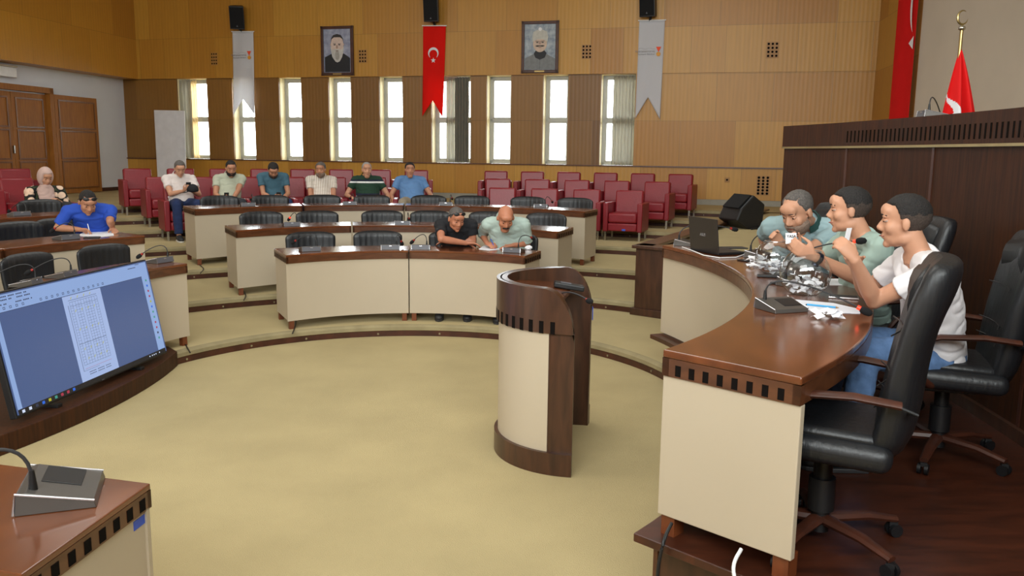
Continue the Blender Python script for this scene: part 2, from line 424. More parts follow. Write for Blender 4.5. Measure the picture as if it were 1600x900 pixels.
for x0, x1 in ops:                                            # pale linings of the window bays
    for x, sg in ((x0, 1), (x1, -1)): b.box((x+sg*.004, .22, (ZS+ZT)/2), (.008, .35, ZT-ZS))
    b.box(((x0+x1)/2, .22, ZT-.004), (x1-x0, .35, .008)); b.box(((x0+x1)/2, .2, ZS+.004), (x1-x0, .36, .008))
onto(struct(b.build('trim_8', M['reveal'])))
onto(struct(MB().box(((XL+XR)/2, -.01, ZS), (XR-XL, .06, .025)).build('trim_9', M['fascia'])))
onto(struct(MB().box(((XL+XR)/2, .03, TZ+.06), (XR-XL, .04, .13)).build('baseboard_back', M['grey_base'])))
for i, (x0, x1) in enumerate(ops):
    w_ = x1-x0; wn = thing('window_%d' % (i+1), 'x', 'window', WP, WA); del wn['label']; del wn['category']; wn['kind'] = 'structure'
    b = MB(); y = .3; fw = .055; zm = 2.62
    gx0 = x0 + (.13 if i in (1, 2, 3, 4, 6, 7) else .05)
    for x in (x0+.03, x1-.02): b.box((x, y, (ZS+ZT)/2), (.05 if x > x0+.1 else .09, .06, ZT-ZS-.02))
    for z in (ZS+.045, ZT-.04, zm): b.box(((x0+x1)/2, y, z), (w_-.02, .06, .07))
    b.build('window_frame', M['alu'], wn, bevel=.004)
    sb = MB()
    for z0, z1 in ((ZS+.08, zm-.035), (zm+.035, ZT-.075)):
        for x in (x0+.09, x1-.058): sb.box((x, y-.012, (z0+z1)/2), (.04, .06, z1-z0))
        for z in (z0+.015, z1-.015): sb.box(((x0+x1)/2, y-.012, z), (w_-.12, .06, .03))
    sb.build('sash', M['alu'], wn, bevel=.003)
    MB().box(((x0+x1)/2+.05, y-.05, zm+.06), (.1, .02, .02)).build('handle', M['white_metal'], wn)
    MB().box(((x0+x1)/2, y+.01, (ZS+ZT)/2), (w_-.08, .006, ZT-ZS-.12)).build('pane', M['glass'], wn)
# left side: veneered upper wall hanging over a white wall with the doors
LDv = Vector((-.16, -.987, 0)).normalized(); LNv = Vector((LDv.y*-1, LDv.x, 0))
pA = Vector((-9.48, 21.81, 0)); pW = Vector((-9.95, 21.94, 0))
def wallbox(name, p, d, L, z0, z1, th, mt_, s0=0):
    rot = math.atan2(d.y, d.x)
    o = MB().box((s0+L/2, -th/2, (z0+z1)/2), (L, th, z1-z0)).build(name, mt_)
    o.location = p; o.rotation_euler = (0, 0, rot); return struct(o)
wallbox('wall_left', pA, LDv, 24, 3.6, CEIL, .5, M['wall_left'])
wallbox('wall_left', pW, LDv, 24, TZ-.02, 3.65, .2, M['white_wall'])
def onleft(u, v, off=.0):
    nn = Vector((-LDv.y, LDv.x, 0)); d = ray(u, v); t = (pW-CAM).dot(nn)+off; t /= d.dot(nn); p = CAM+d*t
    return Vector(((p-pW).dot(LDv), off, p.z))
# door with one leaf shut and one folded back on the wall
e75 = onleft(75, 140).x; dz = onleft(75, 138).z
e0 = e75+2.35
door = thing('door_1', 'x', 'door', pW, math.atan2(LDv.y, LDv.x)); del door['label']; del door['category']; door['kind'] = 'structure'
b = MB()
for x in (e75+.06, e0-.06): b.box((x, .06, (TZ+dz)/2), (.12, .14, dz-TZ))
b.box(((e75+e0)/2, .06, dz-.06), (e0-e75, .14, .12)); b.build('door_frame', M['wall_door'] if 'wall_door' in M else M['dark'], door)
def leaf(x0, x1, y, h):
    q = MB(); q.box(((x0+x1)/2, y, TZ+h/2), (abs(x1-x0), .05, h-.02)); w_ = abs(x1-x0)
    o = q.build('door_leaf', M['door'], door, bevel=.004)
    for j in range(3):
        hz = (h-.4)/3; zc = TZ+.13+hz/2+j*(hz+.07)
        p_ = MB(); xc = (x0+x1)/2
        for (dx, dz_, ww, hh) in ((0, hz/2, w_-.2, .035), (0, -hz/2, w_-.2, .035), (-(w_-.24)/2, 0, .035, hz), ((w_-.24)/2, 0, .035, hz)):
            p_.box((xc+dx, y+.032, zc+dz_), (ww, .02, hh))
        p_.build('moulding', M['door_dark'], o, bevel=.003)
    return o
M['door'] = wood('golden_brown_door', (138, 86, 28), (160, 102, 36), .6, (3, 3, .3), 9)
M['door_dark'] = wood('brown_door_moulding', (100, 60, 24), (124, 76, 32), .35, (3, 3, .3), 9)
for c_ in door.children: c_.data.materials[0] = M['door']
mid = (e75+e0)/2
l1 = leaf(e75+.13, mid, .0, dz-TZ-.14); l2 = leaf(mid+.01, e0-.13, .0, dz-TZ-.14)
x143 = onleft(143, 150).x
l3 = leaf(x143, e75-.02, .1, dz-TZ-.12)
MB().box((mid+.06, .05, TZ+1.0), (.03, .05, .16)).build('door_handle', M['chrome'], door)
bb = wallbox('baseboard_left', pW, LDv, x143-.02, TZ-.01, TZ+.09, .02, M['dark_trim']); bb.location = pW-Vector((LDv.y, -LDv.x, 0))*.0+Vector((-LDv.y, LDv.x, 0))*.025
# right side
pB = Vector((7.27, 17.48, 0)); RDv = Vector((-.174, -.985, 0)).normalized()
pC = Vector((6.72, 14.45, 0))
def seg(name, a, c, z0, z1, th, mt_):
    d = (c-a).normalized(); o = MB().box(((c-a).length/2, th/2, (z0+z1)/2), ((c-a).length, th, z1-z0)).build(name, mt_)
    o.location = a; o.rotation_euler = (0, 0, math.atan2(d.y, d.x)); return struct(o)
seg('wall_right', pB, pC, TZ-.1, CEIL, .3, M['wall'])
seg('wall_right', pC, Vector((6.6, 1, 0)), TZ-.1, CEIL, .3, M['cream_wall'])
seg('wall_right', Vector((6.6, 1, 0)), Vector((6.4, -3, 0)), -.1, CEIL, .3, M['cream_wall'])
seg('wall_front', Vector((6.4, -3, 0)), Vector((-14.5, -3, 0)), -.1, CEIL, .3, M['wall'])
struct(MB().prism([(-16, -3.3), (8, -3.3), (8, 23.5), (-16, 23.5)], CEIL, CEIL+.1).build('ceiling', M['ceiling']))
# socket and vent grilles let into the panelling
def vent(u, v, w_, h_, nx, nz, label):
    c = onwall(u, v, .06 if v < 120 else 0); t = thing('vent_grille', label, 'vent', WP+WD*c.x+Vector((0, 0, c.z))-WN*(.03 if v < 120 else -.03), WA, 'vent grilles in the panelling')
    MB().box((0, -.036, 0), (w_, .012, h_)).build('panel', M['vent'], t)
    q = MB()
    for i in range(nx):
        for j in range(nz): q.cyl((-w_/2+w_*(i+.5)/nx, -.043, -h_/2+h_*(j+.5)/nz), w_*.3/nx, .004, 10, (0, 1, 0))
    q.build('perforation', M['slot'], t)
M['vent'] = wood('vent_veneer', (150, 106, 50), (166, 120, 60), .5, (3, 3, .4), 9)
vent(335, 92, .18, .3, 3, 4, 'small square vent grille left of the left white banner')
vent(567, 88, .2, .3, 3, 4, 'small vent grille right of the bearded portrait')
vent(917, 81, .22, .3, 3, 4, 'small vent grille right of the portrait with the cap')
vent(1207, 78, .24, .32, 3, 4, 'vent grille high on the wall left of the rostrum')
vent(1192, 290, .27, .4, 3, 6, 'tall vent grille low on the wall behind the stage monitor')
c = onwall(1136, 281); t = thing('wall_socket', 'small wood-coloured wall socket above the baseboard behind the stage', 'socket', WP+WD*c.x+Vector((0, 0, c.z)), WA)
MB().box((0, -.008, 0), (.1, .016, .1)).build('plate', M['vent'], t, bevel=.004); MB().cyl((0, -.018, 0), .022, .006, 16, (0, 1, 0)).build('plug_hole', M['slot'], t)
c = onleft(12, 112, .15)
t = thing('wall_lamp', 'white boxed lamp on the white wall above the doors', 'lamp', pW+LDv*c.x+Vector((0, 0, c.z)), math.atan2(LDv.y, LDv.x))
MB().box((.35, .08, 0), (1.2, .16, .2)).build('housing', M['white_metal'], t, bevel=.01); MB().box((.35, .08, .12), (1.24, .18, .03)).build('cover', M['cream'], t, bevel=.005)

# stage beside the steps, with its wooden kerb and end post
S0, S1 = Vector((1.365, 9.26, 0)), Vector((3.15, 12.92, 0)); sd = (S1-S0).normalized(); S2 = S0+sd*7.6
sn = Vector((sd.y, -sd.x, 0))
b = MB(); b.prism([S0+sn*.1+sd*.1, S2+sn*.1, Vector((6.7, 15.5, 0)), Vector((6.7, 8.6, 0)), Vector((1.9, 8.9, 0))], .0, TZ)
struct(b.build('floor', M['carpet']), 'carpeted stage right of the steps')
b = MB().bar(S0+Vector((0, 0, (TZ+.05)/2))+sn*.06, S2+Vector((0, 0, (TZ+.05)/2))+sn*.06, .1, TZ+.04)
b.bar(S0+sn*.08+Vector((0, 0, .88)), S2+sn*.08+Vector((0, 0, .88)), .22, .035)
struct(b.build('trim_10', M['dark'], bevel=.006))
e1 = onz(1045, 499, STEP); e1 = Vector((e1.x, e1.y, 0)); ed = (e1-S0).normalized(); E1 = S0+ed*1.6; en = Vector((-ed.y, ed.x, 0))
b = MB().bar(S0+en*.1+Vector((0, 0, .44)), E1+en*.1+Vector((0, 0, .44)), .2, .86)
b.bar(S0-ed*.03+en*.09+Vector((0, 0, .88)), E1+en*.09+Vector((0, 0, .88)), .27, .035)
b.bar(S0-ed*.03+en*.08+Vector((0, 0, STEP+.04)), E1+en*.08+Vector((0, 0, STEP+.04)), .24, .08)
struct(b.build('trim_11', M['dark'], bevel=.006))

# rostrum platform
PZ = .40; DT = 1.15
IC, IR = Vector((-2.41, 5.6)), 3.871
ia0 = math.atan2(3.15-5.6, .57+2.41); ia1 = math.atan2(6.9-5.6, 1.22+2.41)
inner = [Vector((IC.x+IR*math.cos(ia0+(ia1-ia0)*i/40), IC.y+IR*math.sin(ia0+(ia1-ia0)*i/40))) for i in range(41)]
def off_arc(dr, e0=0, e1=0): return [Vector((IC.x+(IR+dr)*math.cos(a), IC.y+(IR+dr)*math.sin(a))) for a in [ia0-e0+(ia1+e1-ia0+e0)*i/40 for i in range(41)]]
nd = Vector((.98-.57, 2.75-3.15)).normalized(); nn = Vector((-nd.y, nd.x))  # near end edge direction
n0 = Vector((.57, 3.15))-nn*.035-nd*.04
def plat(dr, sh, z0, z1, nm, mt_):
    A = off_arc(-dr, .004, .006 if dr > 0 else -.03)
    A[0] = n0+nn*sh+nd*sh*.6
    far = n0+nd*5.2+nn*sh
    B = [lerp(far, Vector((6, 8.9)), min(1, i/34)) for i in range(41)]
    return struct(MB().strip(A, B, z0, z1).build(nm, mt_, bevel=.004))
plat(.07, -.02, PZ-.035, PZ, 'floor', M['platform'])['label'] = 'red brown wooden platform floor behind the curved rostrum desk'
plat(-.07, .075, -.02, PZ-.035, 'floor', M['dark'])['label'] = 'dark wooden base of the rostrum platform'
q = MB()
for s0_ in (0.03, .98, 1.93):
    for (s_a, s_b, za, zb) in ((0, .88, .33, .345), (0, .88, .03, .045), (0, .02, .03, .345), (.86, .88, .03, .345)):
        p_ = n0+nd*(s0_+s_a)+nn*.075; p2 = n0+nd*(s0_+s_b)+nn*.075
        q.strip([p_, p2], [p_-nn*.012, p2-nn*.012], za, zb)
struct(q.build('trim_12', M['fascia']))

# ================================================================ FURNITURE
LEGH = .085; FAS = .08
def desk(front, back, z0, label, cat='desk', group=None, zt=.75, endL=True, endR=True, name='council_desk', slots=8, sticker=None, open_back=True):
    """front/back: matching polylines (x,y) from left to right seen from the pit"""
    c = (front[0]+front[-1]+back[0]+back[-1])/4
    t = thing(name, label, cat, (c.x, c.y, z0), 0, group); sh = (c.x, c.y, 0)
    n = len(front)-1
    def ins(P, Q, d): return [p+(q-p).normalized()*d for p, q in zip(P, Q)]
    MB().strip(front, back, zt-.022, zt).build('desk_top', M['top'], t, bevel=.004, shift=sh)
    F2 = ins(front, back, .0); F3 = ins(front, back, .022)
    fb = MB().use(M['fascia']); fb.strip(F2, F3, zt-FAS-.005, zt-.022)
    for (e, f, g) in ((0, front[0], back[0]), (1, front[-1], back[-1])):
        d = (g-f).normalized(); ax = (front[1]-front[0]).normalized() if e == 0 else (front[-2]-front[-1]).normalized()
        fb.use(M['fascia']); fb.strip([f, g], [f+ax*.022, g+ax*.022], zt-FAS-.005, zt-.022)
        if (e == 0 and endL) or (e == 1 and endR):
            L = (g-f).length; fb.use(M['slot'])
            for k in range(slots):
                p0 = f+d*(L*(k+.75)/(slots+.5)-.018); p1 = p0+d*.034
                fb.strip([p0-ax*.0015, p1-ax*.0015], [p0+ax*.003, p1+ax*.003], zt-FAS+.002, zt-.036)
    fb.build('edge_band', None, t, shift=sh)
    G2 = ins(front, back, .014); G3 = ins(front, back, .034)
    MB().strip(G2, G3, LEGH, zt-FAS).build('front_panel', M['cream'], t, shift=sh, smooth=True)
    for e, f, g in ((0, front[0], back[0]), (1, front[-1], back[-1])):
        d = (g-f).normalized(); ax = (front[1]-front[0]).normalized() if e == 0 else (front[-2]-front[-1]).normalized()
        a = f+d*.034+ax*.01; b_ = g-d*.02+ax*.01
        MB().strip([a, b_], [a+ax*.02, b_+ax*.02], LEGH, zt-FAS).build('side_panel', M['cream'], t, shift=sh)
        for p in (f+d*.05+ax*.045, g-d*.06+ax*.045):
            MB().box((p.x, p.y, LEGH/2), (.05, .05, LEGH), Matrix.Rotation(math.atan2(d.y, d.x), 3, 'Z')).build('leg', M['leg'], t, shift=sh, bevel=.003)
    if sticker is not None:
        p, ax = sticker
        MB().strip([p, p+ax*.06], [p-Vector((-ax.y, ax.x))*.002, p+ax*.06-Vector((-ax.y, ax.x))*.002], zt-FAS-.03, zt-FAS-.005).build('blue_sticker', M['blue_tape'], t, shift=sh)
    return t
M['leg'] = wood('reddish_leg', (92, 46, 22), (118, 62, 32), .4, (2, 2, .5), 9)
def px2(u, v, z): p = onz(u, v, z); return Vector((p.x, p.y))
def row(zk, fpts, bpts, splits, lab, grp, n=60):
    z = zk*STEP+.75
    fa = arc3(*[px2(u, v, z) for u, v in fpts], n=n); ba = arc3(*[px2(u, v, z) for u, v in bpts], n=n)
    cuts = [0]+splits+[n]
    out = []
    for i in range(len(cuts)-1):
        a, b_ = cuts[i], cuts[i+1]
        f = fa[a:b_+1]; k = ba[a:b_+1]
        # small gap between neighbouring desks
        if i > 0: f[0] = lerp(f[0], f[1], .13); k[0] = lerp(k[0], k[1], .13)
        if i < len(cuts)-2: f[-1] = lerp(f[-1], f[-2], .13); k[-1] = lerp(k[-1], k[-2], .13)
        out.append(desk(f, k, zk*STEP, lab(i), group=grp, endL=(i == 0), endR=(i == len(cuts)-2)))
    return out
names2 = ['left', 'right']
row(1, [(447, 398.9), (637, 391.5), (820, 400)], [(428, 388), (637, 384), (845.5, 391.7)], [30],
    lambda i: 'curved cream desk of the front row, %s' % ('left one with empty chairs' if i == 0 else 'right one where the bald man writes'), 'curved council desks')
row(2, [(368.3, 360), (640, 352), (872, 362)], [(351, 352), (640, 346.5), (896, 355)], [21, 41],
    lambda i: 'curved cream desk in the second row, %s of its three sections' % ['left', 'middle', 'right'][i], 'curved council desks')
row(3, [(304, 326.7), (622, 320.5), (914, 330.5)], [(286, 321.5), (622, 317.4), (934, 326.7)], [16, 31, 46],
    lambda i: 'curved cream desk in the third row, %s section counted from the left' % ordn(i), 'curved council desks')
DC = Vector((-.93, 6.4))
def lrow(zk, r0, r1, a0, a1, lab):
    n = 14; f = [DC+Vector((math.cos(a), math.sin(a)))*r0 for a in [R(a1+(a0-a1)*i/n) for i in range(n+1)]]
    k = [DC+Vector((math.cos(a), math.sin(a)))*r1 for a in [R(a1+(a0-a1)*i/n) for i in range(n+1)]]
    return desk(f, k, zk*STEP, lab, group='curved council desks', endL=False)
lrow(1, 2.27, 2.76, 151.2, 184, 'left wing desk of the inner ring behind the big screen')
lrow(2, 3.75, 4.35, 141, 163.6, 'left wing desk where the man in the blue shirt writes')
lrow(2, 3.75, 4.35, 164, 190, 'left wing desk beyond the joint left of the blue shirt man')
lrow(3, 5.52, 6.1, 137.5, 156, 'left wing desk in front of the woman with the headscarf')

# foreground desk at the lower left
cz = .75
k0, k1, k2 = px2(235, 755, cz), px2(0, 725, cz), px2(50, 886, cz)
dd = (k1-k0).normalized(); de = (k2-k0).normalized()
f = [k0+dd*2.0*(1-i/10) for i in range(11)]; k = [p+de*.64 for p in f]
fd = desk(f, k, 0, 'desk corner with walnut top and slotted edge in the near left foreground', group='curved council desks', slots=8)
p = k0+de*.03; nrm = -dd
q = MB(); q.strip([p-nrm*.011, p+de*.07-nrm*.011], [p-nrm*.008, p+de*.07-nrm*.008], cz-FAS-.05, cz-FAS-.018)
q.build('blue_sticker', M['blue_tape'], fd, shift=(fd.location.x, fd.location.y, 0))

# curved rostrum desk
outer_raw = [(.98, 2.75), (1.30, 3.14), (1.52, 3.5), (1.73, 3.94), (1.88, 4.31), (1.99, 4.9), (2.02, 5.45), (1.96, 6.0), (1.82, 6.43), (1.6, 6.86), (1.38, 7.03)]
def resample(P, n):
    P = [Vector(p) for p in P]; L = [0]
    for a, b_ in zip(P, P[1:]): L.append(L[-1]+(b_-a).length)
    out = []
    for i in range(n+1):
        s = L[-1]*i/n; j = max(k for k in range(len(L)) if L[k] <= s+1e-9); j = min(j, len(P)-2)
        out.append(lerp(P[j], P[j+1], (s-L[j])/(L[j+1]-L[j])))
    return out
def smoothp(P, it=3):
    for _ in range(it): P = [P[0]]+[(P[i-1]+P[i]*2+P[i+1])/4 for i in range(1, len(P)-1)]+[P[-1]]
    return P
outer = smoothp(resample(outer_raw, 40), 6)
ros = thing('rostrum_desk', 'large curved cream desk with polished walnut top where three men sit', 'desk', (1.4, 4.8, PZ)); sh = (1.4, 4.8, PZ)
MB().strip(inner, outer, DT-.03, DT).build('desk_top', M['top'], ros, bevel=.006, shift=sh)
q = MB().use(M['fascia'])
q.strip(inner, [p+(o-p).normalized()*.03 for p, o in zip(inner, outer)], DT-.1, DT-.03)
q.strip(outer, [o+(p-o).normalized()*.03 for p, o in zip(inner, outer)], DT-.1, DT-.03)
for (f, g, ax) in ((inner[0], outer[0], Vector((-nn.x, -nn.y))*-1), (inner[-1], outer[-1], (inner[-2]-inner[-1]).normalized())):
    q.use(M['fascia']); q.strip([f, g], [f+ax*.03, g+ax*.03], DT-.1, DT-.03)
    d = (g-f).normalized(); L = (g-f).length; q.use(M['slot'])
    for k in range(8):
        p0 = f+d*(L*(k+1.0)/9.4); p1 = p0+d*.024
        if L > .4: q.strip([p0-ax*.0015, p1-ax*.0015], [p0+ax*.003, p1+ax*.003], DT-.094, DT-.052)
q.build('edge_band', None, ros, shift=sh)
zb = PZ+.085
q = MB(); q.strip([p+(o-p).normalized()*.02 for p, o in list(zip(inner, outer))[1:]], [p+(o-p).normalized()*.045 for p, o in list(zip(inner, outer))[1:]], PZ+.02, DT-.1)
q.build('front_panel', M['cream'], ros, smooth=True, shift=sh)
f, g = inner[0], outer[0]; ax = nn
MB().strip([f+ax*.008, g+ax*.008], [f+ax*.04, g+ax*.04], zb, DT-.1).build('side_panel', M['cream'], ros, shift=sh, bevel=.004)
for p in (f+(g-f)*.07+ax*.06, f+(g-f)*.92+ax*.06):
    MB().box((p.x, p.y, PZ+.045), (.06, .07, .09), Matrix.Rotation(math.atan2(nd.y, nd.x), 3, 'Z')).build('leg', M['leg'], ros, shift=sh)

# ---------------------------------------------------------------- red armchairs
def bent(P, n=10):
    return P
def make_red():
    t = thing('armchair', 'x', 'armchair')
    def cush(name, c, d, rot=None, bev=.02):
        b = MB().box(c, d, rot); return b.build(name, M['maroon'], t, bevel=bev, smooth=True)
    for sx in (-1, 1): cush('armrest', (sx*.285, .0, .385), (.085, .6, .47), bev=.016)
    cush('base', (0, .02, .225), (.48, .56, .13)); cush('seat', (0, .035, .375), (.475, .54, .16), bev=.03)
    cush('backrest', (0, -.25, .51), (.475, .13, .6), Matrix.Rotation(R(7), 3, 'X'), bev=.03)
    for sx in (-1, 1):
        for sy in (-1, 1):
            MB().box((sx*.285, sy*.26, .078), (.032, .032, .156)).build('leg', M['chrome'], t)
    return t
red0 = make_red(); used = [False]
def place(src, flag, loc, rz, label, group):
    if not flag[0]:
        flag[0] = True; src.location = loc; src.rotation_euler = (0, 0, rz); src['label'] = label; src['group'] = group; return src
    return dup(src, loc, rz, label, group)
def redchair(r, a, k, label, group, da=0):
    p = ring(r, a, k*STEP); return place(red0, used, p, a+PI/2+da, label, group)
# backs stand at r; the chair centre is .26 nearer the middle
ord_l = lambda i: ordn(i)
for i in range(8): redchair(10.76, R(122.9-3.9*i), 6, 'maroon armchair of the back row left of the aisle, %s from the left' % ordn(i), 'maroon leather armchairs')
for i in range(7): redchair(9.56, R(121.9-4.35*i), 5, 'maroon armchair of the middle row left of the aisle, %s from the left' % ordn(i), 'maroon leather armchairs')
FRONTA = []
who = ['under the man with the white shirt and black cap', 'under the bearded man in the pale green shirt', 'under the man in the teal shirt', 'under the man in the striped white shirt', 'under the man in the dark green shirt', 'under the smiling man in the blue shirt']
for i, u in enumerate([279, 352, 428, 503, 575, 645]):
    a = ringang(onring(u, 291, 8.6)); FRONTA.append(a)
    redchair(8.31, a, 4, 'maroon armchair in the front row '+who[i], 'maroon leather armchairs')
for i in range(6): redchair(10.76, R(87.2-3.85*i), 6, 'empty maroon armchair of the back row right of the aisle, %s from the left' % ordn(i), 'maroon leather armchairs')
for i in range(5): redchair(9.56, R(86.5-4.37*i), 5, 'empty maroon armchair of the middle row right of the aisle, %s from the left' % ordn(i), 'maroon leather armchairs')
for i in range(4): redchair(8.31, R(85.3-4.95*i), 4, 'empty maroon armchair of the front row right of the aisle, %s from the left' % ordn(i), 'maroon leather armchairs')
ab = ringang(onring(22, 265, 11.05)); am_ = ringang(onring(24, 279, 9.85)); af = ringang(onring(66, 300, 8.6))
redchair(10.76, ab, 6, 'maroon armchair at the left edge in the back row by the doors', 'maroon leather armchairs')
redchair(9.56, am_, 5, 'maroon armchair at the left edge behind the woman', 'maroon leather armchairs')
redchair(8.31, af, 4, 'maroon armchair under the woman with the headscarf', 'maroon leather armchairs')
redchair(8.31, af+R(4.9), 4, 'maroon armchair arm at the left edge beside the woman', 'maroon leather armchairs')
for c_ in [c for c in bpy.data.objects if c.get('label', '').startswith('empty maroon armchair of the front row right of the aisle, fourth')]:
    MB().box((-.03, .302, .185), (.06, .004, .03)).build('blue_sticker', M['blue_tape'], c_)

# ---------------------------------------------------------------- low office chairs behind the desks
def curved_pad(t, name, w_, z0, z1, y0, lean, th, mt_, bow=.05, topr=.06, nx=12, nz=12, wave=.0):
    """upholstered back: bowed across, with a rounded top"""
    vs = []; fs = []
    for side in (0, 1):
        for j in range(nz+1):
            tz = j/nz; z = lerp(z0, z1, tz)
            for i in range(nx+1):
                tx = -1+2*i/nx
                ww = w_/2*(1-.10*(1-tz)**2)*(1 if tz < .86 else 1-.10*((tz-.86)/.14)**2)
                x = tx*ww; y = y0-lean*tz+bow*tx*tx-.02*math.sin(PI*tz)
                zz = z-(.03*tx**4 if tz > .8 else 0)*(tz-.8)*5
                e = (1-abs(tx)**6)**.5*(1-abs(2*tz-1)**8)**.5
                y += (th/2*e if side == 0 else -th/2*e) + (wave*math.sin(tx*26)*e if side == 0 else 0)
                vs.append((x, y, zz))
    n1 = (nx+1)*(nz+1)
    for s_ in (0, 1):
        for j in range(nz):
            for i in range(nx):
                a = s_*n1+j*(nx+1)+i; q = [a, a+1, a+nx+2, a+nx+1]; fs.append(q if s_ else q[::-1])
    for j in range(nz):
        for i in (0, nx): a = j*(nx+1)+i; fs.append([a, a+nx+1, n1+a+nx+1, n1+a])
    for i in range(nx):
        for j in (0, nz): a = j*(nx+1)+i; fs.append([a, a+1, n1+a+1, n1+a])
    return MB().add(vs, fs).build(name, mt_, t, smooth=2)
def star_base(t, mt_, r=.28, arms=5):
    hub = MB(); hub.cyl((0, 0, .09), .035, .08, 16); hub.build('hub', M['black'], t, smooth=True)
    for k in range(arms):
        a = 2*PI*k/arms+.3; d = Vector((math.cos(a), math.sin(a), 0))
        o = MB().loft([Vector((0, 0, .1))+d*.03, Vector((0, 0, .095))+d*r*.6, Vector((0, 0, .07))+d*r], [(.032, .022), (.026, .018), (.02, .014)], d.cross(Vector((0, 0, 1))), 8).build('base_arm', mt_, t, smooth=True)
        q = MB()
        for s_ in (-1, 1): q.cyl(Vector((0, 0, .026))+d*(r-.005)+d.cross(Vector((0, 0, 1)))*s_*.016, .026, .016, 16, d.cross(Vector((0, 0, 1))))
        q.box(Vector((0, 0, .05))+d*(r-.005), (.03, .03, .02)); q.build('caster', M['black'], o, smooth=True)
def make_office():
    t = thing('office_chair', 'x', 'chair')
    q = MB(); q.box((0, .02, .43), (.46, .46, .09)); q.build('seat', M['leather'], t, bevel=.035, smooth=True)
    curved_pad(t, 'backrest', .56, .43, .865, -.23, .05, .075, M['leather'], wave=.0016, nx=48)
    for s_ in (-1, 1):
        MB().tube([(s_*.23, -.2, .42), (s_*.28, -.2, .56), (s_*.285, -.12, .635), (s_*.285, .1, .64), (s_*.27, .2, .6), (s_*.24, .2, .44)], .014, 8, (1, 0, 0)).build('armrest', M['black'], t, smooth=True)
    MB().cyl((0, 0, .25), .026, .28, 14).build('gas_column', M['black'], t, smooth=True)
    star_base(t, M['black'], .26)
    return t
off0 = make_office(); oused = [False]
def offc(u, v, r, k, label, da=0, rot=0):
    p = onring(u, v, r); a = ringang(p)+da; q = ring(r-.28, a, k*STEP)
    return place(off0, oused, q, a+PI/2+rot, label, 'black leather desk chairs')
for i, u in enumerate([342, 421, 503, 581, 670, 738, 826, 900]): offc(u, 304, 7.0, 3, 'black leather chair behind the third row of desks, %s from the left' % ordn(i))
for i, u in enumerate([407, 495, 597, 673, 765, 855]): offc(u, 330, 5.2, 2, 'black leather chair behind the second row of desks, %s from the left' % ordn(i))
for i, u in enumerate([484, 590]): offc(u, 363, 3.5, 1, 'empty black leather chair at the front row left desk, %s one' % ['left', 'right'][i])
offc(708, 363, 3.5, 1, 'black leather chair under the man in the black tee')
offc(806, 366, 3.5, 1, 'black leather chair under the bald man writing')
offc(157, 383, 3.45, 1, 'empty black leather chair behind the big screen, nearer the aisle')
offc(36, 405, 3.45, 1, 'empty black leather chair behind the big screen at the left edge')
offc(24, 352, 5.15, 2, 'black leather chair at the left edge, left of the man in the blue shirt')
offc(88, 341, 5.3, 2, 'black leather chair under the man in the blue shirt')
offc(60, 315, 7.0, 3, 'black leather chair in front of the woman with the headscarf')

